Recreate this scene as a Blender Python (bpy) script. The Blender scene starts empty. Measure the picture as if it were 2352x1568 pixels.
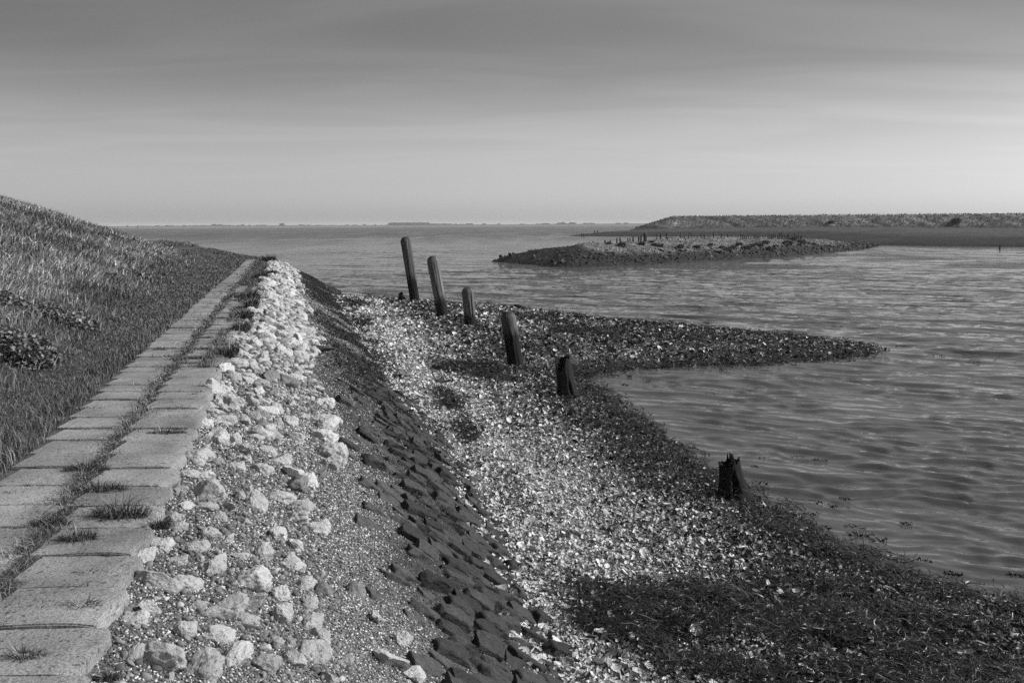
import bpy, bmesh, math, random
import numpy as np
from mathutils import Matrix, Vector, Euler

random.seed(7)
rng = np.random.default_rng(11)
SC = bpy.context.scene
COL = SC.collection

# ------------------------------------------------------------------ camera
PW, PH = 2352.0, 1568.0                     # photo measured at this size
FPX = 35 / 36 * PW
PITCH = math.atan((784 - 516.3) / FPX)
ROLL = 0.0055
CZ = 1.7
FWD = np.array([0, math.cos(PITCH), -math.sin(PITCH)])
_r0 = np.array([1., 0, 0]); _u0 = np.array([0, math.sin(PITCH), math.cos(PITCH)])
RGT = math.cos(ROLL) * _r0 - math.sin(ROLL) * _u0
UPV = math.sin(ROLL) * _r0 + math.cos(ROLL) * _u0
cam = bpy.data.cameras.new('camera'); cam.lens = 35; cam.sensor_width = 36
cam.clip_start = 0.1; cam.clip_end = 30000
camo = bpy.data.objects.new('camera', cam); COL.objects.link(camo)
camo.matrix_world = Matrix(((RGT[0], UPV[0], -FWD[0], 0), (RGT[1], UPV[1], -FWD[1], 0), (RGT[2], UPV[2], -FWD[2], CZ), (0, 0, 0, 1)))
SC.camera = camo

# ------------------------------------------------------------------ sky, sun, exposure
SUN_EL, SUN_AZ = math.radians(38), math.radians(90)      # sun over the water to the right
world = bpy.data.worlds.new('World'); SC.world = world; world.use_nodes = True
nt = world.node_tree; N = nt.nodes; L = nt.links
for n in list(N): N.remove(n)


def nd(tree, t, **k):
    n = tree.nodes.new(t)
    for a, b in k.items():
        if a.startswith('i_'):
            n.inputs[a[2:].replace('_', ' ')].default_value = b
        else:
            setattr(n, a, b)
    return n


def mth(tree, op, a, b=None, clamp=False):
    n = tree.nodes.new('ShaderNodeMath'); n.operation = op; n.use_clamp = clamp
    for i, v in enumerate((a, b)):
        if v is None: continue
        if isinstance(v, (int, float)): n.inputs[i].default_value = v
        else: tree.links.new(v, n.inputs[i])
    return n.outputs[0]


def ramp(tree, fac, stops, interp='LINEAR'):
    n = tree.nodes.new('ShaderNodeValToRGB'); cr = n.color_ramp; cr.interpolation = interp
    while len(cr.elements) < len(stops): cr.elements.new(0.5)
    for e, (p, v) in zip(cr.elements, stops):
        e.position = p; e.color = (v, v, v, 1)
    tree.links.new(fac, n.inputs[0])
    return n.outputs[0]


sky = nd(nt, 'ShaderNodeTexSky', sky_type='NISHITA', sun_disc=False, sun_elevation=SUN_EL, sun_rotation=SUN_AZ,
         air_density=1.0, dust_density=1.5, ozone_density=1.0)
sep = nd(nt, 'ShaderNodeSeparateColor'); L.new(sky.outputs[0], sep.inputs[0])
grey = mth(nt, 'ADD', mth(nt, 'MULTIPLY', sep.outputs[0], 0.8), mth(nt, 'MULTIPLY', sep.outputs[1], 0.2))  # black-and-white film with a red filter
tc = nd(nt, 'ShaderNodeTexCoord')
sx = nd(nt, 'ShaderNodeSeparateXYZ'); L.new(tc.outputs['Generated'], sx.inputs[0])
zc = mth(nt, 'MAXIMUM', sx.outputs[2], 0.0)
SKY_STOPS = [(0.0, 1.0), (0.015, .86), (0.04, 0.72), (0.09, 0.64), (0.135, 0.46), (0.175, 0.37), (0.23, 0.44), (0.33, 0.78), (0.55, 0.72), (1.0, 0.55)]
grad = ramp(nt, zc, SKY_STOPS, 'B_SPLINE')
zd = mth(nt, 'ADD', zc, 0.06)
cmb = nd(nt, 'ShaderNodeCombineXYZ')
L.new(mth(nt, 'DIVIDE', sx.outputs[0], zd), cmb.inputs[0]); L.new(mth(nt, 'MULTIPLY', mth(nt, 'DIVIDE', sx.outputs[1], zd), 0.9), cmb.inputs[1])
mp = nd(nt, 'ShaderNodeMapping'); mp.inputs['Rotation'].default_value = (0, 0, 0.35); mp.inputs['Scale'].default_value = (0.35, 1.0, 1)
L.new(cmb.outputs[0], mp.inputs[0])
cn = nd(nt, 'ShaderNodeTexNoise'); cn.inputs['Scale'].default_value = 1.15; cn.inputs['Detail'].default_value = 8; cn.inputs['Distortion'].default_value = 1.1
L.new(mp.outputs[0], cn.inputs['Vector'])
cloud = ramp(nt, cn.outputs[0], [(0.35, 0.0), (0.72, 1.0)], 'EASE')
cfade = ramp(nt, zc, [(0.03, 0.0), (0.14, 1.0)])
cl = mth(nt, 'ADD', 1.63, mth(nt, 'MULTIPLY', mth(nt, 'MULTIPLY', cloud, cfade), 0.30))
lr = ramp(nt, mth(nt, 'ADD', mth(nt, 'MULTIPLY', sx.outputs[0], .5), .5), [(.22, .78), (.5, 1.0), (.8, 1.05)])   # the sky is duller away from the sun
fin = mth(nt, 'MULTIPLY', mth(nt, 'MULTIPLY', mth(nt, 'MULTIPLY', grey, grad), cl), lr)
cc = nd(nt, 'ShaderNodeCombineColor')
for i in range(3): L.new(fin, cc.inputs[i])
bg = nd(nt, 'ShaderNodeBackground'); bg.inputs[1].default_value = 0.125
L.new(cc.outputs[0], bg.inputs[0])
wo = nd(nt, 'ShaderNodeOutputWorld'); L.new(bg.outputs[0], wo.inputs[0])

sl = bpy.data.lights.new('sun', 'SUN'); sl.energy = 4.2; sl.angle = math.radians(0.53); sl.color = (1, 1, 1)
so = bpy.data.objects.new('sun', sl); COL.objects.link(so)
SUNV = Vector((math.cos(SUN_EL) * math.sin(SUN_AZ), math.cos(SUN_EL) * math.cos(SUN_AZ), math.sin(SUN_EL)))
so.rotation_euler = SUNV.to_track_quat('Z', 'Y').to_euler()
so.location = (30, 0, 40)
SC.view_settings.view_transform = 'Standard'
try: SC.view_settings.look = 'None'
except Exception: pass
SC.view_settings.exposure = 0.0; SC.view_settings.gamma = 1.0
SC.render.engine = 'CYCLES'
SC.cycles.max_bounces = 5; SC.cycles.diffuse_bounces = 2; SC.cycles.glossy_bounces = 2; SC.cycles.volume_bounces = 1
SC.cycles.use_denoising = False

# ------------------------------------------------------------------ numeric helpers
def ray(px, py):
    px = np.asarray(px, float)[..., None]; py = np.asarray(py, float)[..., None]
    return FWD + RGT * ((px - PW / 2) / FPX) - UPV * ((py - PH / 2) / FPX)


def at(px, py, z):
    d = ray(px, py); k = (z - CZ) / d[..., 2:3]
    return np.array([0, 0, CZ]) + d * k


def proj(x, y, z):
    v = np.stack([np.asarray(x, float), np.asarray(y, float), np.asarray(z, float) - CZ], -1)
    w = v @ FWD
    return PW / 2 + FPX * (v @ RGT) / w, PH / 2 - FPX * (v @ UPV) / w, w


def hsh(i, j, k, seed):
    with np.errstate(over='ignore'):
        h = (i.astype(np.int64) * 374761393 + j.astype(np.int64) * 668265263 + k.astype(np.int64) * 2147483647 + seed * 974634777)
        h = (h ^ (h >> 13)) * 1274126177
        h = h ^ (h >> 16)
    return (h & 0xffff) / 65535.0


def vn(x, y, z=None, seed=0):
    x = np.asarray(x, float); y = np.asarray(y, float)
    z = np.zeros_like(x) if z is None else np.asarray(z, float)
    xi, yi, zi = np.floor(x), np.floor(y), np.floor(z)
    fx, fy, fz = x - xi, y - yi, z - zi
    fx, fy, fz = [f * f * (3 - 2 * f) for f in (fx, fy, fz)]
    r = 0
    for a in (0, 1):
        for b in (0, 1):
            for c in (0, 1):
                w = (fx if a else 1 - fx) * (fy if b else 1 - fy) * (fz if c else 1 - fz)
                r = r + w * hsh(xi + a, yi + b, zi + c, seed)
    return r


def fbm(x, y, z=None, seed=0, o=4):
    r, a, t = 0, 0.5, 0
    for i in range(o):
        s = 2.03 ** i
        r = r + a * vn(np.asarray(x) * s + 7.1 * i, np.asarray(y) * s + 3.3 * i, None if z is None else np.asarray(z) * s + 1.7 * i, seed + i)
        t += a; a *= 0.5
    return r / t


def sstep(a, b, x):
    t = np.clip((x - a) / (b - a), 0, 1); return t * t * (3 - 2 * t)


def polydist(x, y, P, closed=False):
    """distance to a polyline and the sign of the side (positive on its right)."""
    P = np.asarray(P, float)
    A = P; B = np.roll(P, -1, 0)
    if not closed: A, B = P[:-1], P[1:]
    best = np.full(np.shape(x), 1e18); sg = np.ones(np.shape(x))
    for (ax, ay), (bx, by) in zip(A, B):
        dx, dy = bx - ax, by - ay; l2 = dx * dx + dy * dy
        k = np.clip(((x - ax) * dx + (y - ay) * dy) / l2, 0, 1)
        ex, ey = x - ax - k * dx, y - ay - k * dy
        d = ex * ex + ey * ey
        s = np.sign(dx * -ey + dy * ex)
        m = d < best - 1e-9
        best = np.where(m, d, best); sg = np.where(m, np.where(s == 0, 1, s), sg)
    return np.sqrt(best), sg


def inside(x, y, P):
    c = np.zeros(np.shape(x), bool); n = len(P)
    for i in range(n):
        ax, ay = P[i]; bx, by = P[(i + 1) % n]
        if ay == by: continue
        m = ((ay > y) != (by > y)) & (x < (bx - ax) * (y - ay) / (by - ay) + ax)
        c ^= m
    return c


def px2(lst, z):
    return [tuple(at(a, b, z)[:2]) for a, b in lst]


# ------------------------------------------------------------------ terrain model (metres; path top at z = 0)
ZW = -1.8
DV = np.array([-.2204, .9754]); NV = np.array([.9754, .2204]); T0 = -.81
def tf(s):                                   # the stone slope widens away from the camera
    return np.interp(s, [6, 8, 12.5, 60], [.93, .98, 1.09, 1.10])


def st(s, t):                                # path coordinates -> world xy   (s along, t right of the slab edge)
    s = np.asarray(s, float); t = np.asarray(t, float); t = np.where(t > 0, t * tf(s), t) + T0
    return s * DV[0] + t * NV[0], s * DV[1] + t * NV[1]


_e0 = st(-25, 0); _e1 = st(54, 0)
EDGE = [_e0, _e1, (-16.2, 60), (-20.5, 71), (-36, 110), (-70, 170)]
_foot = px2([(0, 905), (200, 770), (330, 690), (430, 610)], 0.0)
FOOT = [(-2.6, -14)] + [(-4.2, 4)] + _foot + [(-17.5, 55), (-23, 60), (-50, 66), (-120, 75)]
WATERLINE = px2([(3300, 1560), (2700, 1440), (2352, 1388), (2250, 1370), (2150, 1345), (2050, 1310), (1980, 1290), (1900, 1245), (1830, 1200), (1760, 1165),
                 (1720, 1140), (1640, 1090), (1580, 1045), (1500, 1000), (1440, 945), (1380, 900), (1335, 870), (1400, 855), (1550, 842), (1700, 838),
                 (1850, 830), (1950, 820), (2010, 810), (2035, 803), (1980, 792), (1850, 775), (1700, 762), (1560, 748), (1400, 735), (1290, 718), (1150, 704),
                 (1020, 695), (900, 687), (810, 684), (790, 684)], ZW)
BEACH = WATERLINE + [tuple(float(c) for c in st(44, 1.5)), tuple(float(c) for c in st(-8, 1.5)), (6, -9), (14, -6)]
PT = np.array([-.2, 0, .5, 1.2, 2.0, 2.8, 4.2, 8.0]); PZ = np.array([-.015, -.08, -.24, -.60, -1.04, -1.56, -2.3, -3.6])


def parts(x, y):
    x = np.asarray(x, float); y = np.asarray(y, float)
    d, sg = polydist(x, y, EDGE); te = d * sg; te = np.where(te > 0, te / tf(x * DV[0] + y * DV[1]), te)
    f, fs = polydist(x, y, FOOT); df = -f * fs
    w, _ = polydist(x, y, WATERLINE); dw = np.where(inside(x, y, BEACH), w, -w)
    return te, df, dw


def height(x, y, full=False):
    te, df, dw = parts(x, y)
    zb = np.where(te < -.2, -.015, np.interp(te, PT, PZ))
    zb = zb + .05 * (fbm(x * 1.3, y * 1.3, seed=3) - .5) * sstep(0, .5, te)
    bank = .343 * np.clip(df, 0, None)
    bank = np.where(bank > 3.0, 3.0 + 1.6 * np.tanh((bank - 3.0) / 1.6) * .4, bank)
    bank = bank + (fbm(x * .35, y * .35, seed=5) - .5) * .55 * sstep(0, 4, df) + (fbm(x * 1.1, y * 1.1, seed=6) - .5) * .18 * sstep(-.5, 2, df)
    zb = zb + np.where(te < 0, bank, 0) + .05 * sstep(-1.15, -1.5, te) * (te < 0) + .06 * (fbm(x * .8, y * .8, seed=8) - .5) * sstep(-1.2, -2, te)
    up = np.interp(dw, [0, .3, 1.0, 3.0, 6.0], [0, .05, .12, .24, .33])
    dn = np.interp(-dw, [0, .4, 1.5, 6, 20], [0, -.10, -.35, -.8, -1.5])
    zs = ZW + np.where(dw > 0, up, dn) + (fbm(x * .9, y * .9, seed=9) - .5) * .07 * sstep(0, .8, dw)
    z = np.maximum(zb, zs)
    if full: return z, te, df, dw, zs > zb
    return z


def hit(px, py, far=140.0):
    """where the photo's pixel rays meet the modelled ground"""
    px = np.atleast_1d(np.asarray(px, float)); py = np.atleast_1d(np.asarray(py, float))
    D = ray(px, py); D = D / D[:, 1:2]
    lo = np.full(len(px), 1.5); out = np.full(len(px), np.nan); y = lo.copy(); prev = y.copy(); alive = np.ones(len(px), bool)
    while alive.any() and y.min() < far:
        z = CZ + D[:, 2] * y
        under = alive & (z <= height(D[:, 0] * y, y))
        if under.any():
            a, b = prev.copy(), y.copy()
            for _ in range(12):
                m = (a + b) / 2; u = CZ + D[:, 2] * m <= height(D[:, 0] * m, m)
                b = np.where(u, m, b); a = np.where(u, a, m)
            out[under] = b[under]; alive &= ~under
        prev = y.copy(); y = np.where(alive, y * 1.012, y)
        if (y[alive] > far).all(): break
    out = np.where(np.isnan(out), far, out)
    X = D[:, 0] * out
    return np.stack([X, out, height(X, out)], 1)


# ------------------------------------------------------------------ object helpers
def tag(o, label=None, cat=None, group=None, kind=None):
    if label: o['label'] = label
    if cat: o['category'] = cat
    if group: o['group'] = group
    if kind: o['kind'] = kind
    return o


def mesh(name, V, F, mat=None, tone=None, smooth=False, vtone=None):
    V = np.ascontiguousarray(V, dtype=np.float32); F = np.ascontiguousarray(F, dtype=np.int32)
    me = bpy.data.meshes.new(name); k = F.shape[1]
    me.vertices.add(len(V)); me.vertices.foreach_set('co', V.ravel())
    me.loops.add(F.size); me.loops.foreach_set('vertex_index', F.ravel())
    me.polygons.add(len(F))
    me.polygons.foreach_set('loop_start', np.arange(0, F.size, k, dtype=np.int32))
    me.update(calc_edges=True)
    if smooth: me.polygons.foreach_set('use_smooth', np.ones(len(F), bool))
    if tone is not None:
        a = me.attributes.new('tone', 'FLOAT', 'FACE'); a.data.foreach_set('value', np.asarray(tone, np.float32))
    if vtone is not None:
        a = me.attributes.new('tone', 'FLOAT', 'POINT'); a.data.foreach_set('value', np.asarray(vtone, np.float32))
    if mat: me.materials.append(mat)
    return me


def obj(name, me, parent=None):
    o = bpy.data.objects.new(name, me); COL.objects.link(o)
    if parent: o.parent = parent
    return o


def empty(name, loc):
    o = bpy.data.objects.new(name, None); o.empty_display_size = .1; COL.objects.link(o); o.location = loc
    return o


def rots(yaw, pitch, roll):
    cy, sy, cp, sp, cr, sr = np.cos(yaw), np.sin(yaw), np.cos(pitch), np.sin(pitch), np.cos(roll), np.sin(roll)
    R = np.empty((len(yaw), 3, 3))
    R[:, 0, 0] = cy * cp; R[:, 0, 1] = cy * sp * sr - sy * cr; R[:, 0, 2] = cy * sp * cr + sy * sr
    R[:, 1, 0] = sy * cp; R[:, 1, 1] = sy * sp * sr + cy * cr; R[:, 1, 2] = sy * sp * cr - cy * sr
    R[:, 2, 0] = -sp; R[:, 2, 1] = cp * sr; R[:, 2, 2] = cp * cr
    return R


def scatter(tm, pos, R, scl, tone):
    """merge copies of the templates (V,F) -> V,F,tone per face"""
    Vs, Fs, Ts, off = [], [], [], 0
    pick = rng.integers(0, len(tm), len(pos))
    for i, (V, F) in enumerate(tm):
        m = pick == i; n = m.sum()
        if not n: continue
        W = np.einsum('nij,nkj->nki', R[m], V[None] * scl[m][:, None, :]) + pos[m][:, None, :]
        Vs.append(W.reshape(-1, 3)); Fs.append((F[None] + (np.arange(n) * len(V))[:, None, None]).reshape(-1, F.shape[1]) + off)
        Ts.append(np.repeat(tone[m], len(F))); off += n * len(V)
    return np.concatenate(Vs), np.concatenate(Fs), np.concatenate(Ts)


def ico(sub):
    bm = bmesh.new(); bmesh.ops.create_icosphere(bm, subdivisions=sub, radius=1)
    V = np.array([v.co[:] for v in bm.verts]); F = np.array([[v.index for v in f.verts] for f in bm.faces]); bm.free()
    return V, F


def blades(base, h, w, lean, az, curl=.5, segs=2):
    """grass blades: base (n,3), each a bent tapering strip"""
    n = len(base); pts = []
    dirv = np.stack([np.cos(az), np.sin(az), np.zeros(n)], 1); side = np.stack([-np.sin(az), np.cos(az), np.zeros(n)], 1)
    tw = rng.uniform(-1.2, 1.2, n); side = side * np.cos(tw)[:, None] + dirv * np.sin(tw)[:, None]
    for k in range(segs + 1):
        u = k / segs; th = lean * (u ** 1.0) * (0.6 + curl * u)
        c = base + dirv * (h * u * np.sin(th))[:, None] + np.array([0, 0, 1.]) * (h * u * np.cos(th))[:, None]
        if k < segs:
            wd = (w * (1 - .35 * u))[:, None] * .5
            pts += [c - side * wd, c + side * wd]
        else: pts.append(c)
    V = np.stack(pts, 1).reshape(-1, 3); m = 2 * segs + 1
    f = []
    for k in range(segs - 1): f += [[2 * k, 2 * k + 1, 2 * k + 3], [2 * k, 2 * k + 3, 2 * k + 2]]
    f.append([2 * segs - 2, 2 * segs - 1, 2 * segs]); f = np.array(f)
    F = (f[None] + (np.arange(n) * m)[:, None, None]).reshape(-1, 3)
    return V, F, len(f)


# ------------------------------------------------------------------ materials (a black-and-white world: greys only)
def mat(name, v, var=.35, scale=4., detail=6, rough=.85, bump=.3, bscale=25., bdist=.02, attr=False, spec=.25, stretch=(1, 1, 1), coord='Object', spots=None, fine=None, rnd=0.):
    m = bpy.data.materials.new(name); m.use_nodes = True; t = m.node_tree; b = t.nodes['Principled BSDF']
    c = nd(t, 'ShaderNodeTexCoord'); g = nd(t, 'ShaderNodeNewGeometry')
    mpn = nd(t, 'ShaderNodeMapping'); mpn.inputs['Scale'].default_value = stretch
    t.links.new(g.outputs['Position'] if coord == 'World' else c.outputs['Object'], mpn.inputs[0]); vec = mpn.outputs[0]
    n1 = nd(t, 'ShaderNodeTexNoise'); n1.inputs['Scale'].default_value = scale; n1.inputs['Detail'].default_value = detail; n1.inputs['Roughness'].default_value = .62
    t.links.new(vec, n1.inputs['Vector'])
    f = mth(t, 'ADD', 1 - var, mth(t, 'MULTIPLY', ramp(t, n1.outputs[0], [(.3, 0.), (.7, 1.)]), 2 * var))
    col = mth(t, 'MULTIPLY', f, v)
    if fine:
        n3 = nd(t, 'ShaderNodeTexNoise'); n3.inputs['Scale'].default_value = fine[0]; n3.inputs['Detail'].default_value = 2
        t.links.new(vec, n3.inputs['Vector'])
        col = mth(t, 'MULTIPLY', col, mth(t, 'ADD', 1 - fine[1], mth(t, 'MULTIPLY', ramp(t, n3.outputs[0], [(.35, 0.), (.65, 1.)]), 2 * fine[1])))
    if spots:                                # (scale, threshold, darkness): pits, lichen, stains
        n2 = nd(t, 'ShaderNodeTexNoise'); n2.inputs['Scale'].default_value = spots[0]; n2.inputs['Detail'].default_value = 4
        t.links.new(vec, n2.inputs['Vector'])
        col = mth(t, 'MULTIPLY', col, ramp(t, n2.outputs[0], [(spots[1], 1.), (spots[1] + .06, spots[2])]))
    if rnd:                                  # each stone its own shade
        oi = nd(t, 'ShaderNodeObjectInfo'); col = mth(t, 'MULTIPLY', col, mth(t, 'ADD', 1 - rnd, mth(t, 'MULTIPLY', oi.outputs['Random'], 2 * rnd)))
    if attr:
        a = nd(t, 'ShaderNodeAttribute', attribute_name='tone'); col = mth(t, 'MULTIPLY', col, a.outputs['Fac'])
    cb = nd(t, 'ShaderNodeCombineColor')
    for i in range(3): t.links.new(col, cb.inputs[i])
    t.links.new(cb.outputs[0], b.inputs['Base Color'])
    b.inputs['Roughness'].default_value = rough; b.inputs['Specular IOR Level'].default_value = spec
    if bump:
        n4 = nd(t, 'ShaderNodeTexNoise'); n4.inputs['Scale'].default_value = bscale; n4.inputs['Detail'].default_value = 6; n4.inputs['Roughness'].default_value = .65
        t.links.new(vec, n4.inputs['Vector'])
        bp = nd(t, 'ShaderNodeBump'); bp.inputs['Strength'].default_value = bump; bp.inputs['Distance'].default_value = bdist
        t.links.new(n4.outputs[0], bp.inputs['Height']); t.links.new(bp.outputs[0], b.inputs['Normal'])
    return m


M = dict(
    soil=mat('soil', .075, coord='World', bump=.6, bscale=12, bdist=.05),
    gravel=mat('gravel', 1.0, var=.25, coord='World', scale=1.5, attr=True, bump=.9, bscale=45, bdist=.03, fine=(60, .55)),
    sand=mat('shell sand', 1.0, var=.3, coord='World', scale=3, attr=True, bump=.9, bscale=30, bdist=.03, fine=(40, .5)),
    pebble=mat('pebble', 1.0, var=.2, coord='World', attr=True, bump=0, rough=.7),
    shell=mat('oyster shell', 1.0, var=.3, coord='World', scale=45, attr=True, bump=.4, bscale=90, bdist=.006, rough=.6, spec=.3),
    grass=mat('grass blade', 1.0, var=.25, coord='World', scale=.7, attr=True, bump=0, rough=.6, spec=.25),
    leaf=mat('leaf', 1.0, var=.25, coord='World', scale=2, attr=True, bump=0, rough=.45, spec=.4),
    concrete=mat('concrete', .235, var=.36, scale=1.7, bump=.8, bscale=60, bdist=.010, fine=(90, .32), spots=(30, .60, .45), coord='World', rnd=.14),
    lime=mat('limestone', .46, var=.17, scale=2.2, bump=.9, bscale=4, bdist=.03, spots=(5, .60, .45), rough=.9, spec=.1, rnd=.18),
    limedark=mat('weathered limestone', .20, var=.35, scale=2.5, bump=.8, bscale=4, bdist=.02, spots=(5, .55, .4), rough=.9, spec=.1),
    basalt=mat('basalt', .042, var=.45, scale=2.5, bump=.9, bscale=5, bdist=.03, fine=(30, .3), rough=.7, spec=.3, rnd=.45),
    basaltgrey=mat('silted basalt', .085, var=.4, scale=3.5, bump=.7, bscale=9, bdist=.04, fine=(70, .35), rough=.8, spec=.25),
    wood=mat('weathered timber', 1.0, var=.35, scale=9, stretch=(1, 1, .09), attr=True, bump=1.0, bscale=14, bdist=.04, rough=.85, spec=.15),
    weed=mat('seaweed', 1.0, var=.3, coord='World', attr=True, bump=0, rough=.4, spec=.45),
    spit=mat('islet ground', 1.0, var=.35, coord='World', scale=.9, attr=True, bump=.8, bscale=3, bdist=.3, fine=(4., .4)),
    marsh=mat('salt marsh', 1.0, var=.35, coord='World', scale=.12, attr=True, bump=.8, bscale=.8, bdist=.5, fine=(.9, .3)),
    farwood=mat('far foliage', .05, var=.4, coord='World', scale=.1, bump=0),
    white=mat('white plate', .8, var=.05, bump=0, rough=.4),
)

# ------------------------------------------------------------------ near ground: three sheets from one height field
sv = [-6.0]
while sv[-1] < 150: sv.append(sv[-1] + max(.11, .0125 * sv[-1]))
sv = np.array(sv)
tv = np.concatenate([-np.geomspace(120, 7, 70), np.arange(-6.85, 9, .11), np.geomspace(9.05, 60, 95)])
S, T = np.meshgrid(sv, tv, indexing='ij'); GX, GY = st(S, T)
GZ, TE, DF, DWL, isb = height(GX, GY, True)
# fine relief
GZ = GZ + (fbm(GX * 5, GY * 5, seed=21) - .5) * .035 * sstep(.1, .4, TE)
ns, ntt = S.shape
idx = np.arange(ns * ntt).reshape(ns, ntt)
Q = np.stack([idx[:-1, :-1], idx[:-1, 1:], idx[1:, 1:], idx[1:, :-1]], -1).reshape(-1, 4)
Vg = np.stack([GX, GY, GZ], -1).reshape(-1, 3)
te_c = TE.ravel()[Q].mean(1); b_c = isb.ravel()[Q].mean(1) > .5; z_c = GZ.ravel()[Q].mean(1)
keep = z_c > ZW - 1.3


def sub(Qs):
    u, inv = np.unique(Qs, return_inverse=True)
    return Vg[u], inv.reshape(Qs.shape), u


WEED_PX = [
    [(1235, 1285), (1420, 1330), (1650, 1335), (1830, 1270), (1960, 1300), (2352, 1410), (2352, 1500), (2150, 1500), (1950, 1490), (1700, 1480), (1520, 1480), (1380, 1420)],
    [(1500, 1490), (2352, 1490), (2352, 1600), (1700, 1600)],
    [(1010, 870), (1075, 935), (1115, 985), (1080, 1010), (1040, 960), (1000, 900)],
    [(1000, 825), (1180, 835), (1200, 860), (1110, 862), (1010, 840)],  # dark strip running left from the foot of the notched post
    [(790, 688), (830, 690), (870, 700), (800, 708)],
    [(805, 735), (850, 735), (860, 750), (815, 752)],
    [(1150, 715), (1290, 722), (1330, 745), (1250, 735), (1160, 728)],
    [(1240, 745), (1420, 755), (1430, 775), (1280, 765)],
]
WEEDP = [px2(p, -1.5) for p in WEED_PX]


def weedness(x, y, dw):
    r = np.zeros(np.shape(x))
    nz = fbm(np.asarray(x) * 1.2, np.asarray(y) * 1.2, seed=31) - .5
    for k, P in enumerate(WEEDP):
        d, _ = polydist(x, y, P, True); sd = np.where(inside(x, y, P), d, -d)
        r = np.maximum(r, sstep(-.25, .2, sd + nz * .9) * (1 if k != 1 else .88))
    tip = sstep(2.5, 7.5, x) * sstep(15, 19, y)           # far spit of the beach is weedy
    edge = 1 - sstep(.1, 1.3, dw + nz * 1.2)
    return np.clip(np.maximum(np.maximum(r, edge * .8), tip * (.45 + .9 * nz)), 0, 1)


def whiteness(x, y, te, dw):
    """share of clean white shells"""
    nz = fbm(np.asarray(x) * .7 + 9, np.asarray(y) * .7, seed=41) - .5
    band = 1 - sstep(.1, 2.4, te - 2.95 + nz * 1.5)
    drift = fbm(np.asarray(dw) * 1.7, (np.asarray(x) * DV[0] + np.asarray(y) * DV[1]) * .18, seed=44) - .5
    w = .22 + .92 * band + nz * .85 + drift * .7
    return np.clip(w * (1 - .95 * weedness(x, y, dw)) * sstep(.0, .9, dw), .02, .95)


xg, yg = GX.ravel(), GY.ravel()
wh = whiteness(xg, yg, TE.ravel(), DWL.ravel())
beach_tone = (.03 + .28 * wh ** 1.4) * (1 - .75 * weedness(xg, yg, DWL.ravel()))
# embankment tone: light lime gravel above, dark weedy gravel below
nzg = fbm(xg * .8, yg * .8, seed=51) - .5
te_r = TE.ravel(); sg = (GX * DV[0] + GY * DV[1]).ravel()
lowdark = sstep(1.35, 1.95, te_r + nzg * 1.0 + .55 * sstep(7, 13, sg))
emb_tone = .16 * (1 - lowdark) + .055 * lowdark
emb_tone = np.where(te_r < .6, emb_tone * (.75 + .25 * sstep(0, .5, te_r)), emb_tone)
for nm, msk, mt, tn in (('ground', (te_c < -.0) & ~b_c, 'soil', None), ('embankment', (te_c >= -.0) & ~b_c, 'gravel', emb_tone), ('beach', b_c, 'sand', beach_tone)):
    V_, F_, u = sub(Q[msk & keep])
    o = obj(nm, mesh(nm, V_, F_, M[mt], vtone=None if tn is None else tn[u], smooth=True)); tag(o, kind='structure')

_height0 = height


def height(x, y, full=False):
    """the rendered ground sheets, read by bilinear interpolation"""
    x = np.asarray(x, float); y = np.asarray(y, float)
    s = x * DV[0] + y * DV[1]; t = x * NV[0] + y * NV[1] - T0; t = np.where(t > 0, t / tf(s), t)
    i = np.clip(np.interp(s, sv, np.arange(len(sv))), 0, len(sv) - 1.001); j = np.clip(np.interp(t, tv, np.arange(len(tv))), 0, len(tv) - 1.001)
    i0 = i.astype(int); j0 = j.astype(int); fi = i - i0; fj = j - j0

    def g(A): return A[i0, j0] * (1 - fi) * (1 - fj) + A[i0 + 1, j0] * fi * (1 - fj) + A[i0, j0 + 1] * (1 - fi) * fj + A[i0 + 1, j0 + 1] * fi * fj
    if full: return g(GZ), g(TE), g(DF), g(DWL), None
    return g(GZ)


# ------------------------------------------------------------------ water: one displaced sheet out to the far shore
rows = [4.5]
while rows[-1] < 5200: rows.append(rows[-1] * (1.0042 if rows[-1] < 80 else (1.0075 if rows[-1] < 160 else 1.03)))
rows = np.array(rows); cols = np.concatenate([np.linspace(-62, -34, 40)[:-1], np.linspace(-34, 34, 620), np.linspace(34, 75, 50)[1:]])
RR, AA = np.meshgrid(rows, np.radians(cols), indexing='ij')
WX, WY = RR * np.sin(AA), RR * np.cos(AA)
wz = np.zeros_like(WX)
wr = np.random.default_rng(5)
# wind sea coming in over the water towards the shore
gust = .65 + .7 * fbm(WX * .06, WY * .06, seed=61)
wx_ = WX + .5 * (fbm(WX * .35, WY * .35, seed=62) - .5); wy_ = WY + .5 * (fbm(WX * .35 + 5, WY * .35, seed=63) - .5)
gap = np.where(RR > 80, RR * .0085, RR * .0042)
def train(lam, adeg, steep, sd, warp=2.6):
    """one wind-wave train: long backs and short steep fronts that face the way the wave runs"""
    a = math.radians(adeg); k = 2 * math.pi / lam
    ph = k * (math.cos(a) * wx_ + math.sin(a) * wy_) + warp * 2 * (fbm(WX * .30 / lam, WY * .30 / lam, seed=sd, o=3) - .5) * 2 + 3.2 * (fbm(WX * .62 / lam, WY * .62 / lam, seed=sd + 4, o=2) - .5) * 2
    md = .2 + 1.6 * sstep(.30, .70, fbm(WX * .40 / lam + 9, WY * .40 / lam, seed=sd + 9, o=2))
    return -(steep * lam / 6.283) * md * (np.sin(ph) + .38 * np.sin(2 * ph) + .16 * np.sin(3 * ph)) * sstep(2.2, 4.5, lam / gap)


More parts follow.
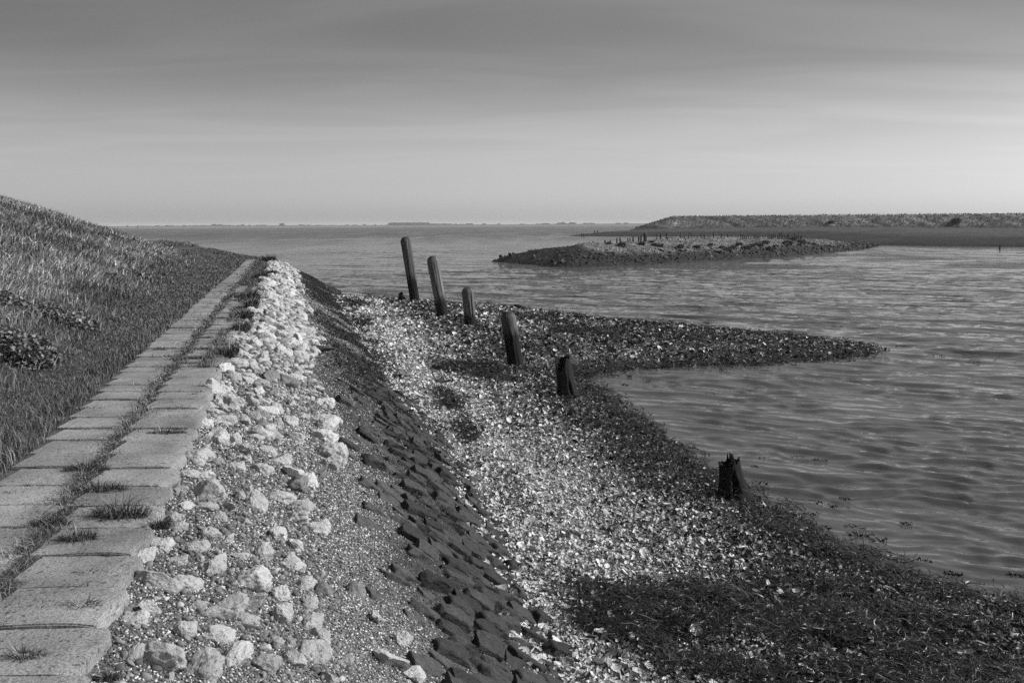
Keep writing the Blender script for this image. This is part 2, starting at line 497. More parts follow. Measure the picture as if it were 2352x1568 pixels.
for lam, ad, stp, sd in ((.17, 262, .10, 201), (.22, 228, .12, 205), (.29, 252, .15, 211), (.38, 230, .17, 221), (.52, 254, .14, 231), (.75, 238, .07, 236), (1.3, 250, .035, 241), (2.1, 232, .04, 251), (4.0, 240, .03, 261)):
    wz += train(lam, ad, stp, sd)
wd, _ = polydist(WX, WY, WATERLINE)
wz *= gust * (.2 + .8 * sstep(0, 1.4, wd))
nr, nc = WX.shape; iw = np.arange(nr * nc).reshape(nr, nc)
QW = np.stack([iw[:-1, :-1], iw[1:, :-1], iw[1:, 1:], iw[:-1, 1:]], -1).reshape(-1, 4)
VW = np.stack([WX, WY, ZW + wz], -1).reshape(-1, 3)
mw = bpy.data.materials.new('sea water'); mw.use_nodes = True; t = mw.node_tree; b = t.nodes['Principled BSDF']
b.inputs['Base Color'].default_value = (.066, .066, .066, 1); b.inputs['Roughness'].default_value = .06; b.inputs['IOR'].default_value = 1.33
rga = nd(t, 'ShaderNodeAttribute', attribute_name='rough'); t.links.new(rga.outputs['Fac'], b.inputs['Roughness'])   # unresolved small waves of the far water
g = nd(t, 'ShaderNodeNewGeometry')
hs = None
ra = nd(t, 'ShaderNodeAttribute', attribute_name='tone')
for lam, ad, stp in ((.22, 232, .15), (.40, 252, .17), (.8, 230, .15), (1.9, 250, .13), (4.2, 238, .10), (9., 244, .06)):      # the trains the sheet's mesh is too coarse to hold
    a_ = math.radians(ad); dp = nd(t, 'ShaderNodeVectorMath', operation='DOT_PRODUCT'); dp.inputs[1].default_value = (math.cos(a_), math.sin(a_), 0); t.links.new(g.outputs['Position'], dp.inputs[0])
    nz_ = nd(t, 'ShaderNodeTexNoise'); nz_.inputs['Scale'].default_value = .32 / lam; nz_.inputs['Detail'].default_value = 2; t.links.new(g.outputs['Position'], nz_.inputs['Vector'])
    ph_ = mth(t, 'ADD', mth(t, 'MULTIPLY', dp.outputs['Value'], 6.283 / lam), mth(t, 'MULTIPLY', nz_.outputs[0], 16.0))
    sw = mth(t, 'ADD', mth(t, 'SINE', ph_), mth(t, 'MULTIPLY', mth(t, 'SINE', mth(t, 'MULTIPLY', ph_, 2.0)), .38))
    nm_ = nd(t, 'ShaderNodeTexNoise'); nm_.inputs['Scale'].default_value = .4 / lam; nm_.inputs['Detail'].default_value = 1; t.links.new(g.outputs['Position'], nm_.inputs['Vector'])
    v_ = mth(t, 'MULTIPLY', mth(t, 'MULTIPLY', sw, ramp(t, nm_.outputs[0], [(.35, .25), (.68, 1.5)])), -stp * lam / 6.283)
    hs = v_ if hs is None else mth(t, 'ADD', hs, v_)
hs = mth(t, 'MULTIPLY', hs, ra.outputs['Fac'])
for sc_, ht in ((11., .0035), (30., .0008)):                                              # cat's-paw ripples everywhere
    n1 = nd(t, 'ShaderNodeTexNoise'); n1.inputs['Scale'].default_value = sc_; n1.inputs['Detail'].default_value = 2; t.links.new(g.outputs['Position'], n1.inputs['Vector'])
    hs = mth(t, 'ADD', hs, mth(t, 'MULTIPLY', n1.outputs[0], ht))
bp = nd(t, 'ShaderNodeBump'); bp.inputs['Strength'].default_value = 1.0; bp.inputs['Distance'].default_value = 1.0
t.links.new(hs, bp.inputs['Height']); t.links.new(bp.outputs[0], b.inputs['Normal'])
ripple = sstep(14, 55, RR) * 1.0 + .25 * sstep(80, 250, RR)
wm = mesh('water', VW, QW, mw, smooth=True, vtone=(ripple * gust ** .5 * (.4 + .6 * sstep(0, 2, wd))).ravel())
at_r = wm.attributes.new('rough', 'FLOAT', 'POINT')
at_r.data.foreach_set('value', (.05 + .22 * sstep(60, 400, RR) * gust + .22 * sstep(60, 200, RR) * (fbm(WX * .22, WY * .03, seed=64, o=5) - .5)).clip(.04, .5).ravel().astype(np.float32))
tag(obj('water', wm), kind='structure')
V_ = np.array([[-9000, -400, -6], [9000, -400, -6], [9000, 9000, -6], [-9000, 9000, -6.]])
tag(obj('seabed', mesh('seabed', V_, np.array([[0, 1, 2, 3]]), M['soil'])), kind='structure')

# ------------------------------------------------------------------ path of concrete slabs, every slab an object of its own
def slab_mesh(k):
    r = np.random.default_rng(100 + k); bm = bmesh.new(); bmesh.ops.create_cube(bm, size=1)
    bmesh.ops.scale(bm, vec=(.52, .455, .12), verts=bm.verts)
    bmesh.ops.subdivide_edges(bm, edges=bm.edges[:], cuts=5, use_grid_fill=True)
    bmesh.ops.bevel(bm, geom=[e for e in bm.edges if e.calc_face_angle(0) > 1], offset=.007, segments=2, affect='EDGES')
    V = np.array([v.co[:] for v in bm.verts]); me = bpy.data.meshes.new('concrete_slab'); bm.to_mesh(me); bm.free()
    out = sstep(.15, .24, np.maximum(np.abs(V[:, 0]), np.abs(V[:, 1])))
    nzz = fbm(V[:, 0] * 14 + k * 9, V[:, 1] * 14, V[:, 2] * 14, seed=k, o=3) - .5
    V[:, :2] *= (1 + nzz * .10 * out)[:, None]
    V[:, 2] += (fbm(V[:, 0] * 4 + k, V[:, 1] * 4, seed=k + 50) - .5) * .012 - .010 * sstep(.21, .26, V[:, 0]) * (V[:, 2] > 0)
    me.vertices.foreach_set('co', V.astype(np.float32).ravel()); me.materials.append(M['concrete'])
    return me


SLABS = [slab_mesh(k) for k in range(6)]
ORD = ['nearest', 'second nearest', 'third nearest', 'fourth nearest', 'fifth nearest', 'sixth nearest', 'seventh nearest', 'eighth nearest', 'ninth nearest', 'tenth nearest',
       'eleventh nearest', 'twelfth nearest']
DA = math.atan2(NV[1], NV[0])


def slab(s, t, row, side, far):
    o = obj('concrete_slab', SLABS[int(rng.integers(0, 6))])
    x, y = st(s, t); o.location = (x, y, -.06 + rng.normal(0, .004))
    o.rotation_euler = (rng.normal(0, .006), rng.normal(0, .006), DA - .17 + rng.normal(0, .018))
    if row < len(ORD): lab = f'{ORD[row]} grey concrete slab in the path column beside the {side}'
    else: lab = f'grey concrete slab in the {far} of the path column beside the {side}'
    tag(o, lab, 'slab', f'concrete slabs beside the {side}')


r1 = r2 = 0
s_ = 3.72
while s_ < 53:
    slab(s_, -.262, r1, 'limestone rocks', 'middle stretch' if s_ < 20 else 'far stretch'); r1 += 1; s_ += .482
    if 24.5 < s_ < 26 or s_ > 31: break
s_ = 26.5
for k in range(7): slab(s_ + k * .482, -.3, 99, 'limestone rocks', 'far stretch')
s_ = 4.36
while s_ < 53:
    slab(s_, -.905 + .05 * math.sin(s_ * .2), r2, 'grassy dike', 'middle stretch' if s_ < 20 else 'far stretch'); r2 += 1; s_ += .482

# ------------------------------------------------------------------ grass
def grass_obj(name, x, y, z, h, w, lean, az, tone, label=None, cat=None, group=None, kind=None, curl=.5, segs=2, at_=None):
    base = np.stack([x, y, z - .01], 1)
    if at_ is not None: base = base - np.asarray(at_)
    V, F, k = blades(base, h, w, lean, az, curl, segs)
    o = obj(name, mesh(name, V, F, M['grass'], tone=np.repeat(tone, k)))
    if at_ is not None: o.location = at_
    return tag(o, label, cat, group, kind)


def in_view(x, y, z, mx=260):
    u, v, w = proj(x, y, z); return (w > .5) & (u > -mx) & (u < PW + mx) & (v < PH + 300) & (v > 200)


def sample_bank(n, dmin, dmax, ymin, ymax):
    Y = np.exp(rng.uniform(math.log(ymin), math.log(ymax), n)); k = -.22
    fx = np.interp(Y, [p[1] for p in FOOT[:8]], [p[0] for p in FOOT[:8]])
    X = fx - rng.uniform(dmin, dmax, n)
    return X, Y


# long pale grass of the dike face
X, Y = sample_bank(230000, -.8, 17, 6.5, 78)
Z, te, df, dwv, _ = height(X, Y, True)
patch = fbm(X * .5, Y * .5, seed=71); m = in_view(X, Y, Z) & (df > -.3) & (te < -1.4) & (rng.random(len(X)) < .25 + .75 * sstep(-.2, .9, df))
X, Y, Z, df, patch = X[m], Y[m], Z[m], df[m], patch[m]
dist = np.hypot(X, Y); n = len(X)
clump = fbm(X * 2.2, Y * 2.2, seed=72)
h = (.10 + .26 * clump + .10 * patch) * rng.uniform(.6, 1.25, n) * (.6 + .4 * sstep(0, 1.5, df))
tone = np.where(rng.random(n) < .30 + .8 * (clump - .45), rng.uniform(.20, .38, n), rng.uniform(.08, .20, n)) * (.65 + .7 * sstep(.35, .65, patch)) * (.55 + .45 * sstep(.2, 1.4, df)) * 1.2
grass_obj('dike_grass', X, Y, Z, h, np.maximum(.006, .00085 * dist) * rng.uniform(.7, 1.4, n), rng.uniform(.35, 1.3, n), rng.normal(.5, 1.2, n) + 1.2 * (fbm(X * .6, Y * .6, seed=73) - .5), tone,
          'long pale wind-bent grass covering the face of the dike', 'grass', kind='stuff')
# short dark turf of the verge
X, Y = sample_bank(330000, -8.5, .6, 6.0, 90)
Z, te, df, dwv, _ = height(X, Y, True)
sl_ = X * DV[0] + Y * DV[1]
edge_r = (te > -.28) & (te < .3 * fbm(sl_ * .6, te * 0, seed=75) * sstep(12, 16, sl_) + .02 * 0) & (sl_ > 12.5) & (rng.random(len(X)) < sstep(.35, .55, fbm(sl_ * .45, te * 0 + 3, seed=76)) * 1.2)
gap_r = (te > -.55) & (te < .1) & (((sl_ > 30.2) & (sl_ < 80)) | ((sl_ > 24.9) & (sl_ < 26.2)))
left = te < -1.09 - .12 * fbm(sl_ * 1.5, te * 2, seed=74)
m = in_view(X, Y, Z) & (df < .5) & (left | edge_r | gap_r | (sl_ > 53.2)) & (te < .4) & (Z > -.5)
X, Y, Z, te, df = X[m], Y[m], Z[m], te[m], df[m]; dist = np.hypot(X, Y); n = len(X)
near_edge = (te > -1.45) & (te < -.9)
patch = fbm(X * .9, Y * .9, seed=77)
h = (.03 + .05 * patch + .06 * near_edge + .05 * (te > -.6)) * rng.uniform(.6, 1.4, n) 
tone = np.where(rng.random(n) < .12, rng.uniform(.13, .24, n), rng.uniform(.065, .14, n)) * (.7 + .6 * patch)
grass_obj('verge_grass', X, Y, Z, h, np.maximum(.005, .0008 * dist) * rng.uniform(.7, 1.3, n), rng.uniform(.2, 1.2, n), rng.uniform(0, 6.28, n), tone,
          'short dark turf of the verge between dike and path', 'grass', kind='stuff')
# grass in the seam between the two slab columns, and thin grass in the cross joints
n = 30000
S_ = np.exp(rng.uniform(math.log(3.4), math.log(52), n)); wdt = .045 + .10 * fbm(S_ * 1.1, S_ * 0, seed=81) ** 1.5 + .05 * sstep(20, 45, S_)
T_ = -.59 + .05 * (fbm(S_ * .9, S_ * 0, seed=83) - .5) * 2 + rng.normal(0, 1, n) * wdt * .75
mk = rng.random(n) < sstep(.25, .55, fbm(S_ * 1.3, S_ * 0 + 4, seed=84)) * .8 + .3; S_, T_ = S_[mk], T_[mk]
for s0, tm_, k0 in ((3.72 - .241, -.262, 0), (4.36 - .241, -.905, 1)):            # the cross joints
    for j in range(70):
        sj = s0 + .482 * j; m_ = int(rng.integers(40, 200)); u = rng.uniform(-.25, .25, m_)
        keep_ = rng.random(m_) < sstep(.35, .65, fbm(u * 6 + j * 3.1, u * 0 + k0 * 7, seed=85)) * rng.uniform(.2, 1)
        u = u[keep_]; S_ = np.concatenate([S_, sj - .17 * u + rng.normal(0, .008, len(u))]); T_ = np.concatenate([T_, tm_ + u])
n = len(S_)
X, Y = st(S_, T_); Z = np.full(n, -.03); dist = np.hypot(X, Y)
h = (.03 + .075 * fbm(S_ * 1.7, T_ * 4, seed=82) + .02) * rng.uniform(.5, 1.3, n)
tone = np.where(rng.random(n) < .25, rng.uniform(.18, .34, n), rng.uniform(.06, .15, n))
grass_obj('path_grass', X, Y, Z, h, np.maximum(.0045, .0008 * dist) * rng.uniform(.7, 1.3, n), rng.uniform(.5, 1.5, n), rng.uniform(0, 6.28, n), tone,
          'grass growing in the seam between the two columns of concrete slabs', 'grass', kind='stuff')


def tuft(px, py, wpx, hgt, label, flat=.35, nb=None, pts=None, z=0.0):
    p = at(px, py, z); Yd = p[1]; w = wpx / FPX * Yd / 2
    n = nb or int(220 + 1300 * w)
    a = rng.uniform(0, 6.28, n); rr = np.sqrt(rng.random(n)) * w
    dx, dy = rr * np.cos(a), rr * np.sin(a) * flat
    x = p[0] + dx * NV[0] - dy * NV[1] * .3; y = p[1] + dx * NV[1] * .2 + dy * .9
    hh = 1.25 * hgt * rng.uniform(.35, 1.1, n) * (1 - .35 * rr / max(w, .01))
    az = np.arctan2(dy / flat, dx) + rng.normal(0, .7, n)
    tn = np.where(rng.random(n) < .13, rng.uniform(.18, .34, n), rng.uniform(.03, .10, n))
    return grass_obj('grass_tuft', x, y, np.full(n, z - .02), hh, np.maximum(.0045, .0007 * Yd) * rng.uniform(.7, 1.4, n), rng.uniform(.4, 1.5, n), az, tn, label, 'grass tuft',
                     'grass tufts on the path', at_=(p[0], p[1], z))


def c4(x, y): return x * .336, 1041 + y * .336
TUFTS = [
    (*c4(830, 425), 125, .20, 'largest spiky dark grass tuft in a slab joint, long blades fanning over the path'),
    (*c4(540, 590), 78, .15, 'spiky dark grass tuft just below the largest one, beside the seam grass'),
    (*c4(690, 245), 120, .13, 'wide dense grass tuft above the largest one, joined to the seam grass'),
    (*c4(350, 480), 92, .12, 'bushy grass tuft in the seam left of the largest spiky tuft'),
    (*c4(600, 110), 105, .14, 'dense grass tuft where the seam grass spreads over a slab'),
    (*c4(610, 810), 75, .06, 'short mossy grass tuft in the joint under the spiky tuft'),
    (*c4(330, 800), 70, .04, 'thin low grass tuft at the seam end of a joint, beside a mossy one'),
    (*c4(560, 1045), 90, .09, 'pale bladed grass tuft in a joint close to the slab edge'),
    (*c4(330, 1045), 85, .07, 'low dark grass tuft in the joint beside the pale bladed one'),
    (*c4(170, 1380), 95, .09, 'bottommost grass tuft lying in the last slab joint'),
    (*c4(860, 600), 42, .05, 'small grass tuft in a joint by the worn slab corner'),
    (*c4(1095, 480), 44, .10, 'thin grass tuft at the slab edge against the limestone'),
    (*c4(720, 1500), 62, .05, 'low grass tuft on the gravel beside the nearest slab'),
    (*c4(60, 890), 70, .07, 'grass tuft sprouting in the seam at the photo border'),
    (*c4(930, 25), 60, .05, 'small grass tuft in a joint level with the round boulder pair'),
    (*c4(90, 270), 40, .06, 'sparse grass sprig in a joint of the dike-side column'),
]
for a in TUFTS: tuft(*a)
def c8(x, y): return 367.5 + x * .2083, 551 + y * .2083
for (x, y, w, hg, lab) in [
    (1000, 660, 36, .42, 'tall grass tussock leaning over the slab edge, half way along the path'), (1010, 740, 28, .36, 'grass tussock just below the tall tussock on the slab edge'),
    (935, 850, 34, .30, 'grass tussock on the slab edge against pale limestone, third from the far end'), (905, 980, 34, .26, 'broad grass tussock hiding slab ends at the rock belt'),
    (760, 1250, 40, .24, 'pale grass tussock with long blades at the slab corner'), (1205, 235, 26, .45, 'dark grass tussock on the crest where the path ends'),
    (1120, 420, 22, .34, 'grass tussock at the edge of the bare slab patch'), (1230, 365, 20, .2, 'flat dark tuft among the limestone near the crest')]:
    px, py = c8(x, y); tuft(px, py, w, hg, lab, flat=1.6)
jj = 0
for s_ in np.arange(8.6, 22, .482):
    for t_ in (rng.uniform(-.45, -.1),):
        if rng.random() < .75:
            x, y = st(s_, t_); u, v, w_ = proj(x, y, 0)
            tuft(float(u), float(v), rng.uniform(.12, .34) * FPX / y, rng.uniform(.04, .10), 'little grass tuft in a slab joint farther along the path', flat=.25)
    if rng.random() < .4:
        x, y = st(s_ + .2, rng.uniform(-1.1, -.75)); u, v, w_ = proj(x, y, 0)
        tuft(float(u), float(v), rng.uniform(.1, .3) * FPX / y, rng.uniform(.03, .06), 'little grass tuft in a slab joint farther along the path', flat=.25)

# ------------------------------------------------------------------ leafy plants on the dike foot
def leaves(n, cx, cy, rx, ry, hgt, size, tone_lo, tone_hi, seed, zf):
    r = np.random.default_rng(seed)
    a = r.uniform(0, 6.28, n); q = np.sqrt(r.random(n)); x = rx * q * np.cos(a); y = ry * q * np.sin(a)
    lump = fbm((x + cx) * 2.2, (y + cy) * 2.2, seed=seed)
    top = hgt * np.sqrt(np.clip(1 - q ** 2, 0, 1)) * (.25 + 1.2 * lump)
    z = zf(x + cx, y + cy) + top * r.uniform(.35, 1.05, n)
    tm = [(np.array([[0, 0, 0], [.45, -.5, .12], [1, 0, .0], [.45, .5, .12], [.5, 0, .0]]), np.array([[0, 1, 4], [1, 2, 4], [2, 3, 4], [3, 0, 4]]))]
    R = rots(r.uniform(0, 6.28, n), r.normal(-.1, .6, n), r.normal(0, .6, n))
    sc = size * r.uniform(.6, 1.3, n)
    return scatter(tm, np.stack([x, y, z], 1), R, np.stack([sc, sc, sc], 1), r.uniform(tone_lo, tone_hi, n) * (.55 + .9 * lump))


BUSH = [
    (45, 830, 95, 70, .42, .05, 4200, 'broad-leaved dark bramble patch at the photo border low on the dike'),
    (150, 745, 80, 34, .38, .05, 3000, 'dark bramble patch with deep gaps above the verge'),
    (30, 715, 60, 30, .35, .05, 2000, 'dark bramble patch higher on the dike at the photo border'),
    (320, 640, 34, 12, .28, .07, 1000, 'small dark bush among the long grass halfway along the dike foot'),
    (262, 650, 26, 10, .25, .07, 700, 'low dark bush left of another in the long grass of the dike'),
    (415, 566, 40, 10, .45, .10, 1400, 'rounded leafy bush where the dike foot ends by the sea'),
    (375, 560, 26, 8, .4, .10, 800, 'small leafy bush on the dike shoulder against the sea'),
    (505, 567, 22, 6, .45, .10, 600, 'dark tussock on the turf edge against the sea'),
    (527, 566, 12, 7, .55, .10, 500, 'narrow upright tussock on the turf edge against the sea'),
    (520, 573, 16, 4, .25, .10, 400, 'low dark tussock in front of the two on the turf edge'),
]
for k, (px, py, wpx, hpx, hg, sz, nl, lab) in enumerate(BUSH):
    p = hit(px, py)[0]; rx = wpx / FPX * p[1]; ry = rx * .75 if p[1] < 30 else rx * .8
    V, F, T_ = leaves(nl, p[0], p[1], rx, ry, hg, sz, .09, .24, 300 + k, lambda a, b: height(a, b) - p[2])
    o = obj('leafy_bush' if k < 7 else 'grass_tussock', mesh('leafy_bush', V, F, M['leaf'], tone=T_)); o.location = p
    tag(o, lab, 'bush' if k < 7 else 'tussock', 'bushes and tussocks on the dike')

# ------------------------------------------------------------------ limestone rocks along the path
def rock_mesh(name, k, sub, m, squash=(1, 1, .8), planes=9, rough=.20, pits=True, cut=(.5, .92), freq=1.6):
    r = np.random.default_rng(k); V, F = ico(sub); V = V.copy()
    for _ in range(planes):
        nrm = r.normal(0, 1, 3); nrm /= np.linalg.norm(nrm); d = r.uniform(*cut)
        over = np.clip(V @ nrm - d, 0, None); V -= over[:, None] * nrm * .96
    nz = fbm(V[:, 0] * freq + k * 3.7, V[:, 1] * freq, V[:, 2] * freq, seed=k, o=5) - .5
    rd = np.abs(fbm(V[:, 0] * 2.6 + k, V[:, 1] * 2.6, V[:, 2] * 2.6, seed=k + 5, o=3) - .5)
    V *= (1 + nz * rough * 3.2 - np.clip(.05 - rd, 0, 1) * (1.6 if pits else .4))[:, None]
    if pits:
        for _ in range(7):
            c = r.normal(0, 1, 3); c = c / np.linalg.norm(c) * .85; q = np.linalg.norm(V - c, axis=1)
            V -= (V / np.linalg.norm(V, axis=1)[:, None]) * (np.exp(-(q / r.uniform(.08, .2)) ** 2) * r.uniform(.05, .2))[:, None]
    V *= np.array(squash)
    return mesh(name, V, F, m, smooth=True)


LIME = [rock_mesh('limestone_rock', 500 + k, 5, M['lime'], squash=(1, rng.uniform(.65, .9), rng.uniform(.6, .85))) for k in range(14)]
LIMED = [rock_mesh('limestone_rock', 540 + k, 4, M['limedark'], squash=(1, .8, .75)) for k in range(3)]
ROCK4 = [(1340,50,120,110),(1285,150,90,110),(1395,160,80,110),(1500,75,60,70),(1620,100,90,70),(1680,45,80,60),(1790,115,120,90),(1920,60,120,80),(2000,130,140,120),(2110,180,110,120),(2030,230,170,90,1),(2190,135,60,60,1),(1230,250,80,80),(1275,350,70,120),(1410,280,180,130),(1410,365,110,80),(1690,240,80,70),(1640,300,70,70),(1750,340,180,80),(1560,350,50,120),(1930,310,130,90),(2070,370,100,90),(2030,430,110,110),(1510,430,60,70),(1200,450,110,90),(1675,475,75,80),(1890,540,90,150),(2180,500,100,120),(1230,510,100,60),(1430,550,90,120),(1555,575,70,100),(1100,620,120,120),(1010,690,120,140),(1330,640,140,130),(1640,690,70,130),(1790,680,100,130),(2000,740,110,140),(2020,620,110,100),(1215,730,90,90),(1470,770,180,150),(1300,890,140,140),(1710,860,210,150),(1080,870,180,180),(1520,1050,170,230),(1700,1020,120,200),(2080,890,140,110),(2210,940,110,120,1),(1920,960,130,90),(2110,1020,110,110),(1020,1050,140,130),(1350,1040,80,90),(930,1130,130,110),(1265,1190,90,140),(1500,1240,150,110),(1670,1150,110,150),(1925,1100,150,140),(2120,1150,110,170),(2200,1240,70,140),(1610,1380,110,230),(1880,1290,90,70),(1985,1290,70,80),(910,1380,100,120),(1110,1410,270,180),(1400,1470,190,220),(1810,1430,120,150),(2000,1400,120,130),(2150,1350,180,190),(2240,1530,110,90),(1160,1530,70,60)]
ROCK5 = [(235,1115,80,120),(415,1270,110,110),(310,1400,190,120),(20,1410,60,130),(100,945,120,100,1),(505,1520,170,90)]
ROCK7 = [(440,130,110,90),(550,110,70,80),(430,215,100,60),(540,235,70,60),(610,260,80,90),(690,210,110,110,1),(790,245,130,120,1),(880,300,80,60),(400,295,80,50),(320,350,90,60),(275,400,80,60),(440,385,110,90),(395,430,100,80),(550,335,90,80),(290,455,120,70),(355,510,110,90),(480,500,90,90),(555,470,90,80),(240,530,100,70),(650,440,120,70),(630,530,80,60,1),(740,530,90,70),(820,510,80,90),(310,620,140,110),(440,640,100,60),(575,620,70,70),(680,610,90,80),(850,620,110,80),(170,740,140,140),(500,700,110,80),(665,715,70,80),(880,710,70,60),(515,775,90,60),(455,830,100,70),(115,870,80,100),(230,880,90,110),(325,800,70,70)]
rl = []
for lst, ox, oy in ((ROCK4, 0, 1041), (ROCK5, 784, 1041), (ROCK7, 392, 796)):
    for q in lst: rl.append((q[0] * .336 + ox, q[1] * .336 + oy, q[2] * .336, q[3] * .336, len(q) > 4))
rl = np.array(rl)
ph = hit(rl[:, 0], rl[:, 1] + rl[:, 3] * .18)
rocks = []                                        # x, y, size, aspect, dark
for q, p in zip(rl, ph): rocks.append((p[0], p[1], (q[2] * .55 + q[3] * .45) / FPX * p[1] * .76, q[4]))


def rock_free(x, y, r, k=.8):
    return all((x - a[0]) ** 2 + (y - a[1]) ** 2 > ((r + a[2]) * k) ** 2 for a in rocks)


near_n = len(rocks); tries = 0
while len(rocks) < 300 and tries < 9000:
    tries += 1
    s_ = 9.2 * math.exp(rng.uniform(0, 1) * math.log(58 / 9.2)); t_ = rng.uniform(.0, 1) ** 1.15 * (1.10 + .12 * math.sin(s_ * .7)) + .02
    if s_ > 14 and rng.random() < .10: t_ += .35
    x, y = st(s_, t_); x, y = float(x), float(y); r_ = rng.uniform(.07, .19) * (.85 + .25 * min(1.6, s_ / 20))
    if rock_free(x, y, r_, .72): rocks.append((x, y, r_, 1.0 if rng.random() < .05 else 0.0))
rx_ = np.array([r[0] for r in rocks]); ry_ = np.array([r[1] for r in rocks])
rz_, rte, _, _, _ = height(rx_, ry_, True)
for k, (x, y, r_, dk) in enumerate(rocks):
    me = (LIMED if dk else LIME)[int(rng.integers(0, 3 if dk else 14))]
    o = obj('limestone_rock', me); a = 1.0 if k >= near_n else 1.08
    o.location = (x, y, rz_[k] + r_ * .10)
    o.scale = (r_ * rng.uniform(1.0, 1.3) * a, r_ * rng.uniform(.9, 1.2) * a, r_ * rng.uniform(.8, 1.2) * a)
    o.rotation_euler = (rng.uniform(-.5, .5), rng.uniform(-.2, .7), rng.uniform(0, 6.28))
    sz = 'large' if r_ > .15 else ('fist-sized' if r_ < .095 else 'medium')
    tn = 'dark stained' if dk else 'pale'
    pl = 'touching the slab edge' if rte[k] < .35 else ('in the rock belt middle' if rte[k] < 1.0 else 'low in the rock belt')
    dd = float(np.hypot(x, y)); fr = 'near photo bottom' if dd < 6.5 else ('mid photo' if dd < 11 else ('farther up' if dd < 24 else 'by path end'))
    tag(o, f'{sz} {tn} limestone rock {pl}, {fr}', 'rock', 'limestone rocks along the path')
# the smaller rubble between them
n = 8000
S_ = 3.0 * np.exp(rng.random(n) ** .6 * math.log(58 / 3.0)); T_ = rng.random(n) ** 1.1 * (1.15 + .12 * np.sin(S_ * .7)) + .03
X, Y = st(S_, T_); Z = height(X, Y)
V8, F8 = ico(2); TR = []
for k in range(6):
    W = V8.copy(); rk = np.random.default_rng(600 + k)
    for _ in range(6):
        nrm = rk.normal(0, 1, 3); nrm /= np.linalg.norm(nrm); W -= np.clip(W @ nrm - rk.uniform(.4, .8), 0, None)[:, None] * nrm
    W *= (1 + .6 * (fbm(W[:, 0] * 1.7 + k * 5, W[:, 1] * 1.7, W[:, 2] * 1.7, seed=600 + k) - .5))[:, None]; TR.append((W, F8))
sz = rng.uniform(.010, .024, n) + rng.uniform(.0, .08, n) * sstep(7, 22, S_)
tone = np.where(rng.random(n) < .12 + .6 * sstep(7, 18, S_), rng.uniform(.22, .46, n), rng.uniform(.07, .22, n))
V, F, T2 = scatter(TR, np.stack([X, Y, Z + sz * .3], 1), rots(rng.uniform(0, 6.28, n), rng.normal(0, .5, n), rng.normal(0, .5, n)), np.stack([sz * 1.2, sz, sz * .75], 1), tone)
tag(obj('limestone_rubble', mesh('limestone_rubble', V, F, M['pebble'], tone=T2)), 'small broken limestone between the rocks beside the path', 'rubble', kind='stuff')

# ------------------------------------------------------------------ gravel on the slope
V6 = np.array([[1, 0, 0], [-1, 0, 0], [0, 1, 0], [0, -1, 0], [0, 0, 1], [0, 0, -1.]]); F6 = np.array([[0, 2, 4], [2, 1, 4], [1, 3, 4], [3, 0, 4], [2, 0, 5], [1, 2, 5], [3, 1, 5], [0, 3, 5]])
n = 220000
S_ = 2.6 * np.exp(rng.random(n) ** .9 * math.log(54 / 2.6)); T_ = rng.uniform(.0, 2.85, n)
X, Y = st(S_, T_); Z = height(X, Y); te = T_
nz1 = fbm(X * .8, Y * .8, seed=51) - .5; ld = sstep(1.35, 1.95, te + nz1 * 1.0 + .55 * sstep(7, 13, S_))
m = (rng.random(n) < (1 - .45 * ld) * np.where((T_ > 1.75) & (S_ < 14), .35, 1)) & in_view(X, Y, Z, 60)
X, Y, Z, ld, te, S_ = X[m], Y[m], Z[m], ld[m], te[m], S_[m]; n = len(X)
sz = rng.uniform(.0045, .0095, n) * (1 + .10 * np.clip(S_ - 5, 0, 26))
tone = np.where(rng.random(n) < .27 - .14 * ld, rng.uniform(.35, .68, n), rng.uniform(.035, .22, n)) * (1 - .3 * ld)
V, F, T2 = scatter([(V6, F6)], np.stack([X, Y, Z + sz * .35], 1), rots(rng.uniform(0, 6.28, n), rng.normal(0, .5, n), rng.normal(0, .5, n)), np.stack([sz * 1.3, sz, sz * .6], 1), tone)
tag(obj('gravel', mesh('gravel', V, F, M['pebble'], tone=T2, smooth=True)), 'fine shell gravel washed over the stone slope', 'gravel', kind='stuff')

# ------------------------------------------------------------------ basalt blocks set in the lower slope
def basalt_mesh(k, m):
    r = np.random.default_rng(k); V, F = ico(4); V = V.copy() * 1.35
    for ax in range(3):
        for sgn in (-1, 1):
            nrm = np.zeros(3); nrm[ax] = sgn; nrm += r.normal(0, .16, 3); nrm /= np.linalg.norm(nrm); d = r.uniform(.72, .95)
            over = np.clip(V @ nrm - d, 0, None); V -= over[:, None] * nrm
    for _ in range(3):
        nrm = r.normal(0, 1, 3); nrm /= np.linalg.norm(nrm); over = np.clip(V @ nrm - r.uniform(.85, 1.05), 0, None); V -= over[:, None] * nrm
    V *= (1 + .42 * (fbm(V[:, 0] * 2.2 + k, V[:, 1] * 2.2, V[:, 2] * 2.2, seed=k, o=5) - .5))[:, None]
    return mesh('basalt_block', V, F, m, smooth=False)


